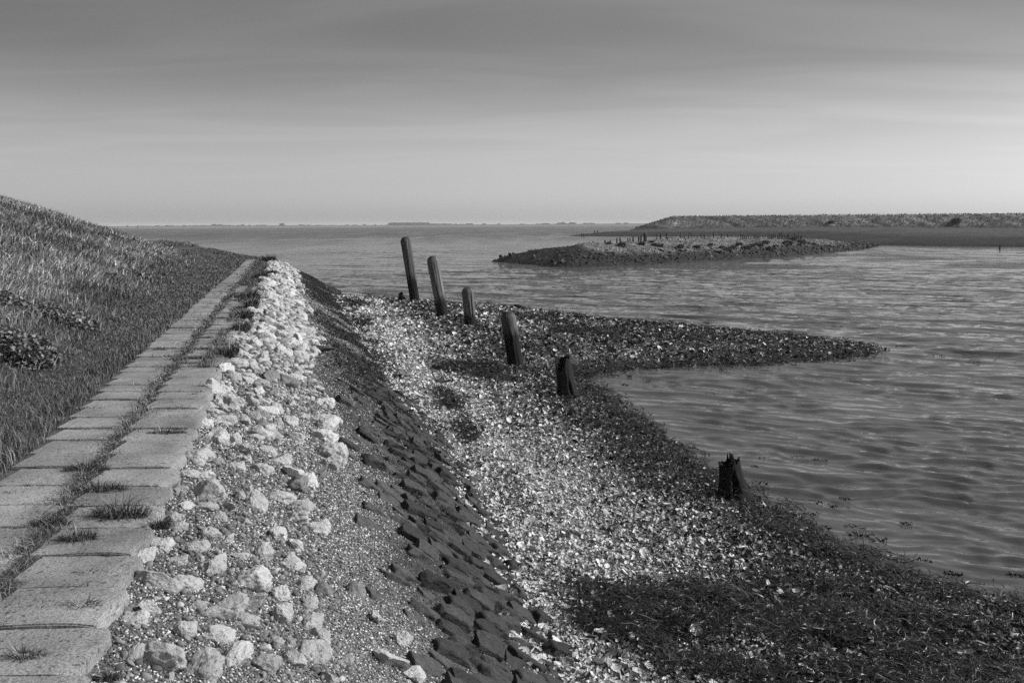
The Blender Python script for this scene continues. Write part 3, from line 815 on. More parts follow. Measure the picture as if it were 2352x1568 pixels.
BAS = [basalt_mesh(700 + k, M['basalt']) for k in range(10)]; BASG = [basalt_mesh(720 + k, M['basaltgrey']) for k in range(5)]
bl = []
s_ = 4.7; row = 0
while s_ < 18:
    off = (row % 2) * .13; t_ = 1.38 + off + rng.uniform(-.05, .05)
    while t_ < 2.86:
        pr = .25 + .75 * sstep(1.40, 1.95, t_ - .04 * max(0, s_ - 9.5)) * (1 if s_ < 12 else max(.35, 1 - (s_ - 12) * .10))
        if rng.random() < pr: bl.append((s_ + rng.normal(0, .025), t_, rng.uniform(.135, .165), rng.uniform(.088, .106)))
        t_ += rng.uniform(.22, .29)
    s_ += .20; row += 1
while len(bl) < 290:
    s_ = rng.uniform(12, 42); bl.append((s_, rng.uniform(2.45, 2.95) - .1 * (s_ > 25), rng.uniform(.10, .2), rng.uniform(.08, .14)))
bx = np.array(bl); X, Y = st(bx[:, 0], bx[:, 1]); Z = height(X, Y)
for k in range(len(bl)):
    s_, t_, a, c = bl[k]; g_ = t_ < 1.85 and rng.random() < .75
    o = obj('basalt_block', (BASG if g_ else BAS)[int(rng.integers(0, 5 if g_ else 10))])
    o.location = (X[k], Y[k], Z[k] - .034 - (.03 if g_ else 0) + rng.uniform(-.025, .025)); o.scale = (a, c, .085 + rng.uniform(-.008, .012))
    o.rotation_euler = (rng.normal(0, .10), .60 + rng.normal(0, .08), DA + rng.normal(0, .13))
    pl = 'half buried in grey gravel' if t_ < 1.95 else ('against the white shells' if t_ > 2.62 else 'packed in dark rows')
    fr = 'at photo bottom' if s_ < 7 else ('midway up the rows' if s_ < 11 else ('where rows thin out' if s_ < 16 else 'far along the slope foot'))
    tag(o, f'dark angular basalt block {pl}, {fr}', 'stone block', 'basalt blocks of the slope')

# ------------------------------------------------------------------ oyster shell bank
def shell_tmpl(k, nr_, ns_):
    r = np.random.default_rng(800 + k); V = [[0, 0, 0]]; ph1 = r.uniform(0, 6.28)
    for i in range(1, nr_ + 1):
        u = i / nr_
        for j in range(ns_):
            a = 2 * math.pi * j / ns_
            q = u * (1 + .18 * math.sin(2 * a + ph1) + r.normal(0, .10) * u)
            V.append([q * math.cos(a), .68 * q * math.sin(a), .42 * u * u * (1 + .5 * math.cos(a + ph1)) + r.normal(0, .07) * u])
    F = [[0, 1 + j, 1 + (j + 1) % ns_] for j in range(ns_)]
    for i in range(1, nr_):
        for j in range(ns_):
            a, b = 1 + (i - 1) * ns_ + j, 1 + (i - 1) * ns_ + (j + 1) % ns_; c, d = a + ns_, b + ns_
            F += [[a, c, d], [a, d, b]]
    return np.array(V), np.array(F)


SH_N = [shell_tmpl(k, 2, 8) for k in range(7)]; SH_F = [shell_tmpl(20 + k, 1, 6) for k in range(5)]


def beach_points(n, ylo, yhi):
    """random points of the shell bank, denser close by"""
    Yp = np.exp(rng.uniform(math.log(ylo), math.log(yhi), n)); px = rng.uniform(-.5, .62, n); Xp = px * Yp
    Z, te, df, dw, b = height(Xp, Yp, True)
    m = (te > 2.45) & (dw > -.35) & in_view(Xp, Yp, Z, 40)
    return Xp[m], Yp[m], Z[m], te[m], dw[m]


def shells(n, ylo, yhi, tmpl, smin, smax, dens):
    X, Y, Z, te, dw = beach_points(n, ylo, yhi); n = len(X)
    wh = whiteness(X, Y, te, dw); we = weedness(X, Y, dw)
    keep_ = rng.random(n) < dens * (1 - .72 * we)
    X, Y, Z, te, dw, wh, we = [q[keep_] for q in (X, Y, Z, te, dw, wh, we)]; n = len(X)
    white = rng.random(n) < wh
    tone = np.where(white, rng.uniform(.25, .72, n), np.where(rng.random(n) < .3, rng.uniform(.10, .28, n), rng.uniform(.022, .09, n)))
    s = rng.uniform(smin, smax, n) * np.exp(rng.normal(0, .32, n))
    flip = np.where(rng.random(n) < .5, math.pi, 0)
    R = rots(rng.uniform(0, 6.28, n), rng.normal(0, .55, n), rng.normal(0, .55, n) + flip)
    return X, Y, Z, s, R, tone, wh


Vs, Fs, Ts, off = [], [], [], 0
for (n, a, b, tm, s0, s1, d_) in ((170000, 5.0, 16, SH_N, .010, .025, .85), (170000, 15.5, 50, SH_F, .018, .034, .9)):
    X, Y, Z, s, R, tone, wh = shells(n, a, b, tm, s0, s1, d_)
    s = s * np.clip(Y / 20, 1, 1.8)
    V, F, T2 = scatter(tm, np.stack([X, Y, Z + .012 + rng.uniform(0, .025, len(X))], 1), R, np.stack([s * 1.15, s * 1.15, s], 1), tone)
    Vs.append(V); Fs.append(F + off); Ts.append(T2); off += len(V)
tag(obj('shell_bed', mesh('shell_bed', np.concatenate(Vs), np.concatenate(Fs), M['shell'], tone=np.concatenate(Ts))), 'bank of loose oyster shells between the slope and the water', 'shells', kind='stuff')
# single big shells close enough to point at
SHM = []
for k in range(8):
    V, F = shell_tmpl(60 + k, 4, 14); V = V * np.array([1, 1, 1.1]); V[:, 2] += (fbm(V[:, 0] * 5, V[:, 1] * 5, seed=k) - .5) * .25
    for nm_, tn_ in (('pale', .68), ('mid', .40)): SHM.append((nm_, mesh('oyster_shell', V, F, M['shell'], vtone=np.full(len(V), tn_), smooth=True)))
c5 = lambda x, y: (784 + x * .336, 1041 + y * .336)
c6 = lambda x, y: (1568 + x * .336, 1041 + y * .336)
SHL = [c5(1580, 905) + (50, 'round white oyster shell lying apart on dark weed'), c5(1780, 910) + (60, 'jagged pale oyster shell on the weed edge right of a round white one'),
       c5(1700, 1055) + (70, 'flat white oyster shell on sand below the weed'), c5(1720, 1105) + (60, 'open cupped white shell on sand'), c5(1840, 1140) + (70, 'grey oyster shell tilted on edge on the sand'),
       c5(1770, 1250) + (75, 'long curved white oyster shell halfway down the sandy shell strip'), c5(1680, 1410) + (75, 'ruffled oyster shell beside the lowest basalt blocks'),
       c5(1515, 1500) + (65, 'upright pale oyster shell wedged at the end of the basalt rows'), c5(1900, 300) + (55, 'thin pale shell upslope among dark shells'),
       c6(330, 700) + (55, 'open white cupped shell among black shells near the stump'), c6(590, 720) + (55, 'white shell under the rotted stump, beside black weed'),
       c6(780, 790) + (55, 'crusty pale shell by a dark pebble near the water'), c6(270, 935) + (65, 'pale humped shell lone on the black weed'), c6(640, 945) + (120, 'long pale shell bar across the black weed'),
       c6(780, 975) + (70, 'flaky white shell at the end of the long pale one'), c6(1040, 1075) + (60, 'white shell in the middle of the weed bed'), c6(500, 1155) + (70, 'white shell touching the round stone'),
       c6(90, 1160) + (130, 'big flaky oyster clump at the weed border'), c6(330, 1225) + (80, 'pale shell pair member on weed below the flaky clump'), c6(85, 1250) + (110, 'large grey oyster shell half under weed'),
       c6(490, 1340) + (90, 'bright broken shell in weed near photo bottom'), c6(1490, 1430) + (90, 'grey oyster shell upright in the bottom weed'), c6(1850, 1470) + (110, 'wide rough oyster shell at photo bottom, weed all around'),
       c6(1530, 1500) + (80, 'cupped shell beside the upright grey one at photo bottom'), c6(1930, 1390) + (90, 'pale shell above the wide rough oyster')]
for px, py, wd_, lab in SHL:
    p = hit(px, py)[0]; o = obj('oyster_shell', SHM[int(rng.integers(0, len(SHM)))][1]); s = wd_ * .336 / FPX * p[1] * .55
    o.location = (p[0], p[1], p[2] + .03); o.scale = (s, s, s); o.rotation_euler = (rng.normal(0, .35) + (math.pi if rng.random() < .4 else 0), rng.normal(0, .35), rng.uniform(0, 6.28))
    tag(o, lab, 'shell', 'large oyster shells on the beach')
p = hit(*c6(455, 1140))[0]
o = obj('beach_pebble', rock_mesh('beach_pebble', 930, 4, M['basaltgrey'], squash=(1, .85, .8), planes=2, rough=.03, pits=False, cut=(.9, 1))); s = 34 * .336 / FPX * p[1]; o.scale = (s, s, s)
o.location = (p[0], p[1], p[2] + s * .6); tag(o, 'smooth round grey stone resting on black weed', 'stone')

# ------------------------------------------------------------------ seaweed: tangled strands on the bank
X, Y, Z, te, dw = beach_points(230000, 5.0, 48); we = weedness(X, Y, dw); m = rng.random(len(X)) < we * (.3 + 1.0 * sstep(.38, .58, fbm(X * 2.6, Y * 2.6, seed=95)))
X, Y, Z = X[m], Y[m], Z[m]; n = len(X); dist = np.hypot(X, Y)
hump = .30 * (fbm(X * 2.2, Y * 2.2, seed=91) - .35)
tone = np.where(rng.random(n) < .05, rng.uniform(.05, .11, n), rng.uniform(.005, .020, n))
def strands(base, ln, w, az, segs=4):
    n = len(base); pts = []; c = base.copy(); a = az.copy()
    for k in range(segs + 1):
        side = np.stack([-np.sin(a), np.cos(a), rng.normal(0, .5, n)], 1) * (w * (1 - .8 * (k / segs) ** 2) * .5)[:, None]
        pts += [c - side, c + side]; a = a + rng.normal(0, .55, n)
        c = c + np.stack([np.cos(a), np.sin(a), rng.normal(0, .28, n)], 1) * (ln / segs)[:, None]
    V = np.stack(pts, 1).reshape(-1, 3); m = 2 * segs + 2; f = []
    for k in range(segs): f += [[2 * k, 2 * k + 1, 2 * k + 3], [2 * k, 2 * k + 3, 2 * k + 2]]
    f = np.array(f); return V, (f[None] + (np.arange(n) * m)[:, None, None]).reshape(-1, 3), len(f)


V, F, k = strands(np.stack([X, Y, Z + .015 + np.clip(hump, 0, .13) + rng.uniform(0, .035, n)], 1), rng.uniform(.08, .30, n), np.maximum(.004, .0007 * dist) * rng.uniform(.6, 1.8, n), rng.normal(2.6, .9, n))
tag(obj('seaweed', mesh('seaweed', V, F, M['weed'], tone=np.repeat(tone, k))), 'black tangled seaweed matted over the shells', 'seaweed', kind='stuff')
# weed hanging on the lower slope, where the bank meets the far water
n = 30000
S_ = rng.uniform(9, 56, n); T_ = rng.uniform(1.9, 3.4, n) - .7 * sstep(12, 18, S_) * rng.random(n); X, Y = st(S_, T_); Z = height(X, Y); m = (Z > ZW - .05) & (fbm(S_ * .7, T_ * 1.5, seed=93) > .5 - .12 * sstep(25, 45, S_)); X, Y, Z = X[m], Y[m], Z[m]; n = len(X)
V, F, k = blades(np.stack([X, Y, Z], 1), rng.uniform(.05, .16, n), np.maximum(.008, .0010 * Y), rng.uniform(1.1, 1.7, n), rng.normal(.2, .7, n), curl=.8, segs=2)
tag(obj('slope_weed', mesh('slope_weed', V, F, M['weed'], tone=np.repeat(rng.uniform(.012, .05, n), k))), 'dark weed and moss matted on the lower slope', 'seaweed', kind='stuff')

# floating weed
FW = [c6(*q) for q in [(780, 30), (560, 45), (530, 102), (530, 205), (910, 340), (1030, 368), (860, 485), (990, 515), (1180, 512), (1260, 560), (1340, 597), (1530, 487), (1640, 742), (1540, 825), (1850, 830), (2290, 845), (1110, 317), (870, 412), (935, 52), (1180, 560)]]
FW += [(951 + x * .4531, 311 + y * .4531) for x, y in []]
FW += [(1286.3 + x * .4531, 428.8 + y * .4531) for x, y in [(270, 955), (350, 962), (440, 985), (330, 1005), (250, 1026), (1180, 905), (1060, 903), (1480, 885), (1640, 870), (1920, 855), (830, 925), (740, 690), (850, 712), (1340, 757), (800, 720), (1100, 692), (1020, 712), (1560, 845), (2100, 885), (1730, 808), (760, 1055)]]
fr_ = np.random.default_rng(77)
for k, (px, py) in enumerate(FW):
    p = at(px, py, ZW); D_ = p[1]; nl = int(fr_.integers(9, 22)); L_ = fr_.uniform(.04, .10) * (1 + .02 * D_)
    ang = math.radians(-30) + fr_.normal(0, .2)
    u = np.linspace(-1, 1, nl) * L_; v = np.cumsum(fr_.normal(0, .10, nl)) * L_ * .5
    pos = np.stack([u * math.cos(ang) - v * math.sin(ang), u * math.sin(ang) + v * math.cos(ang), fr_.uniform(.0, .035, nl)], 1)
    s = fr_.uniform(.005, .011, nl) * (1 + .012 * D_)
    tmp = rng; V, F, T2 = scatter([(V6, F6)], pos, rots(fr_.uniform(0, 6.28, nl), fr_.normal(0, .7, nl), fr_.normal(0, .7, nl)), np.stack([s * 2.0 + L_ * 1.3 / nl, s, s * .8], 1), fr_.uniform(.012, .05, nl))
    o = obj('floating_seaweed', mesh('floating_seaweed', V, F, M['weed'], tone=T2, smooth=True)); o.location = p
    tag(o, 'small dark strand of bladder weed floating on the ' + ('rippled water near the rotted stump' if py > 1040 and px < 1960 else ('shallow water by the weedy shore' if py > 1040 else ('calm inlet behind the broken post' if px < 1530 and py > 830 else 'water round the beach tip'))), 'seaweed', 'floating weed strands ' + ('near shore' if py > 1040 else 'by the beach tip'))

# ------------------------------------------------------------------ timber posts
def post(name, base_px, top_px, wb, wt, label, top='round', wet=.42, seed=0, sub=None, lift=0.0, depth=None, dark=1.0, toward=0.0, cracks=1.0):
    p = hit(*base_px)[0] if depth is None else at(base_px[0], base_px[1], depth)
    D = p[1]; m2 = D / FPX; d = ray(np.array([top_px[0]]), np.array([top_px[1]]))[0]; d = d / d[1]
    tipY = D + toward; tip = np.array([d[0] * tipY, tipY, CZ + d[2] * tipY])
    ax = tip - p; Ht = float(np.linalg.norm(ax)); r = np.random.default_rng(seed); nA, nH = 56, 64
    rb, rt = wb * m2 / 2, wt * m2 / 2
    V = []; tone = []
    A = np.linspace(0, 2 * math.pi, nA, endpoint=False)
    cr = [(r.uniform(0, 6.28), r.uniform(.02, .05), r.uniform(.2, .5), r.uniform(.4, 1.0)) for _ in range(7)]
    zmin = -.25
    for i in range(nH + 1):
        z = zmin + (Ht - rt * 1.05 - zmin) * i / (nH - 18) if i <= nH - 18 else Ht - rt * 1.05 * (1 - math.sin((i - nH + 18) / 18 * math.pi / 2))
        uu = np.clip(z / Ht, 0, 1); rad = rb + (rt - rb) * uu
        R_ = np.full(nA, rad)
        R_ *= 1 + .10 * (fbm(np.cos(A) * 1.3 + seed, np.sin(A) * 1.3, np.full(nA, z * 1.2), seed=seed) - .5)
        R_ *= 1 + .09 * (fbm(np.cos(A) * 6 + seed, np.sin(A) * 6, np.full(nA, z * .9), seed=seed + 1) - .5) * 2
        for a0, wdt_, lo, hi in cr:
            dd = np.abs((A - a0 + math.pi) % (2 * math.pi) - math.pi)
            R_ *= 1 - cracks * .34 * np.exp(-(dd / (wdt_ * 2)) ** 2) * sstep(lo - .25, lo, uu) * (1 - sstep(hi - .05, hi + .1, uu))
        zz = np.full(nA, z)
        if top == 'round':
            R_ *= np.sqrt(np.clip(1 - ((z - (Ht - rt)) / (rt * 1.04)) ** 2, .0, 1)) if z > Ht - rt else 1
        elif top == 'chamfer':
            k_ = Ht - rt * .8
            if z > k_: R_ *= 1 - .45 * ((z - k_) / (rt * .8)) ** 1.3
        V.append(np.stack([R_ * np.cos(A), R_ * np.sin(A), zz], 1))
        wetl = 1 - sstep(wet - .10, wet + .08, uu + .25 * (fbm(A * 2.5 + seed, np.full(nA, z * 2), seed=seed + 3) - .5))
        capd = sstep(.93, .99, uu) * .55 if top != 'jag' else 0
        tn = (.115 + .15 * (fbm(A * 3, np.full(nA, z * .8), seed=seed + 4) - .5)) * (1 - wetl) * (1 - capd) + .018 * wetl
        tone.append(tn * dark)
    V = np.array(V); tone = np.array(tone)
    if top == 'jag':
        prof = sub
        hgt = np.interp(A, prof[0], prof[1], period=2 * math.pi) * (1 + .10 * (vn(A * 9, A * 0 + seed, seed=seed) - .5))
        for i in range(nH + 1): V[i, :, 2] = zmin + (hgt * Ht - zmin) * i / nH
        inner = []
        for i in range(6):                                        # hollow, rotted heart
            f = 1 - .16 - .7 * i / 5; w_ = V[-1].copy(); w_[:, :2] *= f; w_[:, 2] -= (.04 + .30 * (i / 5) ** .7) * Ht * (.6 + .4 * vn(A * 6 + i, A * 0, seed=seed + 7)); inner.append(w_)
        V = np.concatenate([V, np.array(inner)]); tone = np.concatenate([tone, np.full((6, nA), .012)])
    nrw = len(V); ii = np.arange(nrw * nA).reshape(nrw, nA); j = np.roll(ii, -1, 1)
    F = np.stack([ii[:-1], j[:-1], j[1:], ii[1:]], -1).reshape(-1, 4)
    VV = V.reshape(-1, 3)
    if top == 'jag' and name != 'broken_post':                    # flared, weedy foot
        pass
    fl = 1 + .28 * np.exp(-np.clip(VV[:, 2], 0, None) / (.12 * Ht + .03)) * (1 if top == 'jag' else .25)
    VV[:, :2] *= fl[:, None]
    last = ii[-1]; c = VV[last].mean(0); VV = np.concatenate([VV, c[None]]); ci = len(VV) - 1
    cap = np.stack([last, np.roll(last, -1), np.full(nA, ci), np.full(nA, ci)], -1)
    tt = np.concatenate([tone.ravel(), tone[-1].mean()[None]])
    bm = bmesh.new(); bv = [bm.verts.new(v) for v in VV]
    for f in F: bm.faces.new([bv[q] for q in f])
    for f in cap: bm.faces.new([bv[f[0]], bv[f[1]], bv[f[2]]])
    me = bpy.data.meshes.new(name); bm.to_mesh(me); bm.free()
    a = me.attributes.new('tone', 'FLOAT', 'POINT'); a.data.foreach_set('value', tt.astype(np.float32)); me.materials.append(M['wood'])
    me.polygons.foreach_set('use_smooth', np.ones(len(me.polygons), bool))
    o = obj(name, me); o.location = p
    o.rotation_euler = Vector(ax).to_track_quat('Z', 'Y').to_euler()
    tag(o, label, 'post', 'timber posts on the beach')
    return o, p, Ht, rb


def weed_strand(parent, a, z, r, length, n=7):
    """drooping weed hung on a post: joined ribbon bodies, in the post's own space"""
    V, F = [], []; off = 0
    for k in range(n):
        rr = np.random.default_rng(int(abs(z) * 1000) + k); pts = []
        x0 = r * .9; dx = rr.uniform(.5, 1.0) * length * .7; drop = rr.uniform(.5, 1.0) * length
        for i in range(7):
            u = i / 6; pts.append([math.cos(a) * (x0 + dx * (1 - (1 - u) ** 2)), math.sin(a) * (x0 + dx * (1 - (1 - u) ** 2)) + rr.normal(0, .004), z + .03 - drop * u ** 2.0])
        pts = np.array(pts); wd_ = .012 + .03 * np.linspace(0, 1, 7) * (1 - np.linspace(0, 1, 7) ** 6)
        for i, q in enumerate(pts):
            for b_ in range(5):
                t_ = b_ / 5 * 6.283; V.append(q + np.array([wd_[i] * .6 * math.cos(t_) * .5, wd_[i] * math.sin(t_), wd_[i] * .6 * math.cos(t_)]))
        for i in range(6):
            for b_ in range(5):
                c_, d_ = off + i * 5 + b_, off + i * 5 + (b_ + 1) % 5; F.append([c_, d_, d_ + 5, c_ + 5])
        off += 35
    return obj('weed_strand', mesh('weed_strand', np.array(V), np.array(F), M['weed'], tone=np.full(len(F), .02), smooth=True), parent)


P1, p1, H1, r1_ = post('timber_post', (953, 690), (930, 544), 20, 24, 'tallest farthest leaning timber post, standing at the water edge with white marks', 'round', .36, 1, dark=.75)
for k, (da, zz, hh) in enumerate(((-1.62, .385, .045), (-1.12, .375, .085))):
    a = da; V = []
    q = H1 * zz
    Vp = np.array([[-.03, 0, -hh], [.03, 0, -hh], [.035, 0, 0], [.02, 0, hh], [-.02, 0, hh], [-.035, 0, 0], [-.03, .02, -hh], [.03, .02, -hh], [.035, .02, 0], [.02, .02, hh], [-.02, .02, hh], [-.035, .02, 0]])
    bm = bmesh.new(); bv = [bm.verts.new(v) for v in Vp]; bm.faces.new(bv[:6]); bm.faces.new(bv[6:][::-1])
    for i in range(6): bm.faces.new([bv[i], bv[6 + i], bv[6 + (i + 1) % 6], bv[(i + 1) % 6]])
    bmesh.ops.recalc_face_normals(bm, faces=bm.faces)
    me = bpy.data.meshes.new('white_plate'); bm.to_mesh(me); bm.free(); me.materials.append(M['white'])
    o = obj('white_plate', me, P1); o.location = (math.cos(a) * r1_ * 1.05, math.sin(a) * r1_ * 1.05, q); o.rotation_euler = (0, 0, a + math.pi / 2)
P2, p2, H2, r2_ = post('timber_post', (1018, 726), (992, 588), 25, 27, 'second farthest timber post, pale and thick, leaning towards the path', 'round', .33, 2, dark=1.15)
P3, p3, H3, r3_ = post('timber_post', (1081, 748), (1073, 659), 26, 28, 'short upright round-topped timber post between the pale one and the notched one', 'round', .30, 3, dark=1.0)
P4, p4, H4, r4_ = post('timber_post', (1185, 838), (1165, 716), 34, 34, 'leaning notched timber post with blunt top and dark lower part', 'chamfer', .62, 4, dark=.9)
for P_, r_, H_, zz, ln in ((P1, r1_, H1, .20, .35), (P2, r2_, H2, .16, .30), (P4, r4_, H4, .33, .36)):
    weed_strand(P_, math.pi, H_ * zz, r_, ln, 6)
post('broken_post', (1305, 910), (1291, 818), 44, 36, 'broken timber post with a split slanting top, at the inlet corner', 'jag', 1.2, 5, sub=([0, .5, .9, 1.5, 2.6, 3.4, 4.3, 5.0, 5.6], [.80, .97, .93, 1.0, 1.0, .97, 1.0, .90, .62]), dark=1.1)
post('rotted_stump', (1684, 1142), (1672, 1040), 74, 50, 'black rotted timber stump with jagged spikes, closest to the camera', 'jag', 1.2, 6,
     sub=([0, .25, .32, .42, .7, 1.2, 1.35, 1.5, 1.65, 1.8, 2.4, 2.55, 2.65, 2.8, 2.9, 3.05, 3.15, 3.3, 3.9, 4.1, 4.5, 4.9, 5.1, 5.4, 5.9], [.76, .78, .92, .78, .80, .80, .95, .80, .90, .80, .78, .97, .84, 1.0, .80, .98, .80, .76, .78, .82, .74, .80, .78, .82, .74]), dark=.8, cracks=1.6)
post('rotted_stump', (924, 689), (919, 671), 18, 11, 'small weed-black stump beside the tallest post at the water edge', 'jag', 1.2, 8, sub=([0, 1.5, 2.5, 3.4, 4.6, 5.4], [.6, .8, 1.0, .95, .75, .5]), dark=.8)
# weed skirts at the feet of the wet posts, dark stones beside the pale one
for k, (px, py, wpx, lab) in enumerate(((985, 701, 17, 'dark weed-covered stone behind the pale leaning post'), (978, 709, 10, 'low black stone beside the pale leaning post'), (1000, 716, 12, 'small black stone at the foot of the pale leaning post'))):
    p = hit(px, py)[0]; o = obj('weedy_stone', rock_mesh('weedy_stone', 950 + k, 3, M['basalt'], rough=.3)); s = wpx / FPX * p[1] * .6
    o.scale = (s, s, s * .8); o.location = p; tag(o, lab, 'stone', 'dark stones by the posts')
p = hit(730, 804)[0]
o = obj('driftwood_log', rock_mesh('driftwood_log', 960, 4, M['basalt'], squash=(1, .16, .14), planes=4, rough=.12, pits=False)); o.scale = (.40, .40, .40); o.location = (p[0], p[1], p[2] + .04); o.rotation_euler = (0, .12, .05)
tag(o, 'black driftwood log lying across the gravel slope below the limestone', 'driftwood')
for k, (px, py, wpx, lab) in enumerate((c4(2210, 940) + (26, 'dark pitted stone at the outer rim of the limestone near the bottom'),)):
    pass

# ------------------------------------------------------------------ islet across the channel
def land(name, poly, ngrid, hfun, m, tonefun, zdrop=-.5, pad=3.0):
    P = np.array(poly); (x0, y0), (x1, y1) = P.min(0) - pad, P.max(0) + pad
    gx = np.linspace(x0, x1, ngrid[0]); gy = np.linspace(y0, y1, ngrid[1]); X, Y = np.meshgrid(gx, gy, indexing='ij')
    d, _ = polydist(X, Y, P, True); d = np.where(inside(X, Y, P), d, -d)
    Z = hfun(X, Y, d); T = tonefun(X, Y, d, Z); n0, n1 = X.shape; ii = np.arange(n0 * n1).reshape(n0, n1)
    Qd = np.stack([ii[:-1, :-1], ii[1:, :-1], ii[1:, 1:], ii[:-1, 1:]], -1).reshape(-1, 4)
    k = (d.ravel()[Qd].max(1) > -pad)
    Vv = np.stack([X, Y, Z], -1).reshape(-1, 3); u, inv = np.unique(Qd[k], return_inverse=True)
    return mesh(name, Vv[u], inv.reshape(-1, 4), m, vtone=T.ravel()[u], smooth=True)


ISL_F = [(1128, 600), (1180, 605), (1240, 610), (1300, 614), (1400, 611.5), (1500, 606.5), (1600, 601), (1700, 596), (1800, 590), (1900, 581), (1980, 573), (2032, 563)]
fr = px2(ISL_F, ZW)
bk = [(x + 1.5 + .06 * k, y + w) for k, ((x, y), w) in enumerate(zip(fr[1:-1], [7, 13, 20, 26, 28, 28, 28, 28, 26, 20]))][::-1]
ISL = fr + bk


def isl_h(X, Y, d):
    tw = 1 - .55 * sstep(30, 62, X)                               # lower towards the marsh end
    up = np.interp(d, [0, .6, 3, 9, 12, 20], [0, .30, 1.0, 2.05, 2.3, 2.35]) * tw * (1 + .25 * (1 - sstep(-2, 8, X)))
    rough = (fbm(X * .9, Y * .9, seed=111) - .5) * .30 * sstep(0, 2, d) + (fbm(X * .25, Y * .25, seed=112) - .5) * .35 * sstep(3, 8, d)
    return ZW + np.where(d > 0, up + rough, d * .3)


def isl_t(X, Y, d, Z):
    nz = fbm(X * .35, Y * .35, seed=113) - .5
    hi = sstep(.6, 1.15, Z - ZW + nz * .7 - 1.6 * (1 - sstep(3.5, 8.5, X)))
    return .022 + hi * (.12 + .12 * (fbm(X * 1.3, Y * 1.3, seed=114) - .5) * 1.6)


tag(obj('islet', land('islet', ISL, (330, 190), isl_h, M['spit'], isl_t)), kind='structure')


def isl_pts(n, lo, hi):
    P = np.array(ISL); (x0, y0), (x1, y1) = P.min(0), P.max(0); X = rng.uniform(x0, x1, n); Y = rng.uniform(y0, y1, n)
    d, _ = polydist(X, Y, P, True); m = inside(X, Y, P) & (d > lo) & (d < hi); X, Y, d = X[m], Y[m], d[m]
    return X, Y, d, isl_h(X, Y, d)


TRK = []
for k in range(6):
    W = V8.copy(); rr = np.random.default_rng(640 + k)
    for _ in range(7):
        nrm = rr.normal(0, 1, 3); nrm /= np.linalg.norm(nrm); W -= np.clip(W @ nrm - rr.uniform(.35, .7), 0, None)[:, None] * nrm
    TRK.append((W, F8))
X, Y, d, Z = isl_pts(26000, .0, 13); k_ = rng.random(len(X)) < np.where(d < 4.5, 1, .35); X, Y, d, Z = X[k_], Y[k_], d[k_], Z[k_]; n = len(X)
T_ = isl_t(X, Y, d, Z); s = rng.uniform(.05, .15, n) * np.where(d < 4, 1.2, .8); s = np.where(X < 4, s * .6, s)
tone = T_ * rng.uniform(.5, 1.7, n) + np.where(rng.random(n) < .04, .10, 0)
V, F, T2 = scatter(TRK, np.stack([X, Y, Z + s * .15], 1), rots(rng.normal(.5, .7, n), rng.normal(0, .45, n), rng.normal(.5, .45, n)), np.stack([s * 1.35, s * .8, s * .55], 1), tone)
tag(obj('islet_rubble', mesh('islet_rubble', V, F, M['pebble'], tone=T2)), 'broken stone armouring the banks of the islet', 'rubble', kind='stuff')
# single rocks along the islet's near waterline
X, Y, d, Z = isl_pts(9000, .1, 3.2); f_ = Y < np.interp(X, [p[0] for p in fr], [p[1] for p in fr]) + 4.5; X, Y, Z = X[f_][:110], Y[f_][:110], Z[f_][:110]
RKM = [mesh('islet_rock', W, F_, m_, smooth=False) for (W, F_) in TRK[:4] for m_ in (M['basalt'], M['basaltgrey'])]
for k in range(len(X)):
    o = obj('islet_rock', RKM[int(rng.integers(0, 8))]); s = rng.uniform(.16, .30); o.location = (X[k], Y[k], Z[k] + .08); o.scale = (s * 1.3, s * .8, s * .6)
    o.rotation_euler = (rng.normal(.4, .4), rng.normal(0, .4), rng.normal(.5, .8)); w_ = 'under the bare stony tip' if X[k] < 10 else ('under the row of stakes' if X[k] < 32 else 'by the marsh end')
    tag(o, f'slanting dark rock on the islet waterline {w_}', 'rock', 'rocks along the islet waterline')
# thorny shrubs on the islet
def shrub(name, p, w, h, seed, lab, grp, lo=.05, hi=.16, n=420):
    r = np.random.default_rng(seed); a = r.uniform(0, 6.28, n); q = r.random(n) ** .5
    b = np.stack([.25 * w * q * np.cos(a), .25 * w * q * np.sin(a), np.full(n, -.05)], 1)
    V, F, k = blades(b, h * r.uniform(.6, 1.15, n), np.full(n, .03 + .035 * w), r.uniform(.2, 1.2, n) * (.4 + q), a + r.normal(0, .4, n), .4, 2)
    o = obj(name, mesh(name, V, F, M['grass'], tone=np.repeat(r.uniform(lo, hi, n), k))); o.location = p
    return tag(o, lab, 'shrub', grp)


SHR = [(1425, 549, 16, 'shrub by the leftmost stakes on the islet crest'), (1446, 550, 10, 'small shrub right of the leftmost islet shrub'), (1471, 548, 16, 'rounded shrub between two stakes on the islet crest'),
       (1378 + 20, 561, 10, 'small shrub on the bare upper islet bank'), (1428, 567, 18, 'wide low shrub halfway down the islet bank below the stakes'), (1474, 563, 14, 'dark tall shrub in the middle of the islet bank'),
       (1497, 558, 10, 'little shrub up-bank of a dark pair on the islet'), (1502, 565, 12, 'dark shrub beside another under the thick stake'), (1516, 568, 14, 'spreading shrub low beside the dark pair on the islet'),
       (1562, 570, 16, 'pale grey shrub on the islet bank right of the dark pair'), (1600, 572, 16, 'pale rounded shrub in the islet middle above dark rocks'), (1632, 565, 12, 'pale shrub near the islet crest middle')]
for k in range(26):
    SHR.append((1650 + 8.6 * k + rng.normal(0, 4), 574 - .62 * k + rng.normal(0, 4.5), rng.uniform(9, 17), None))
ISLP = np.array(ISL)
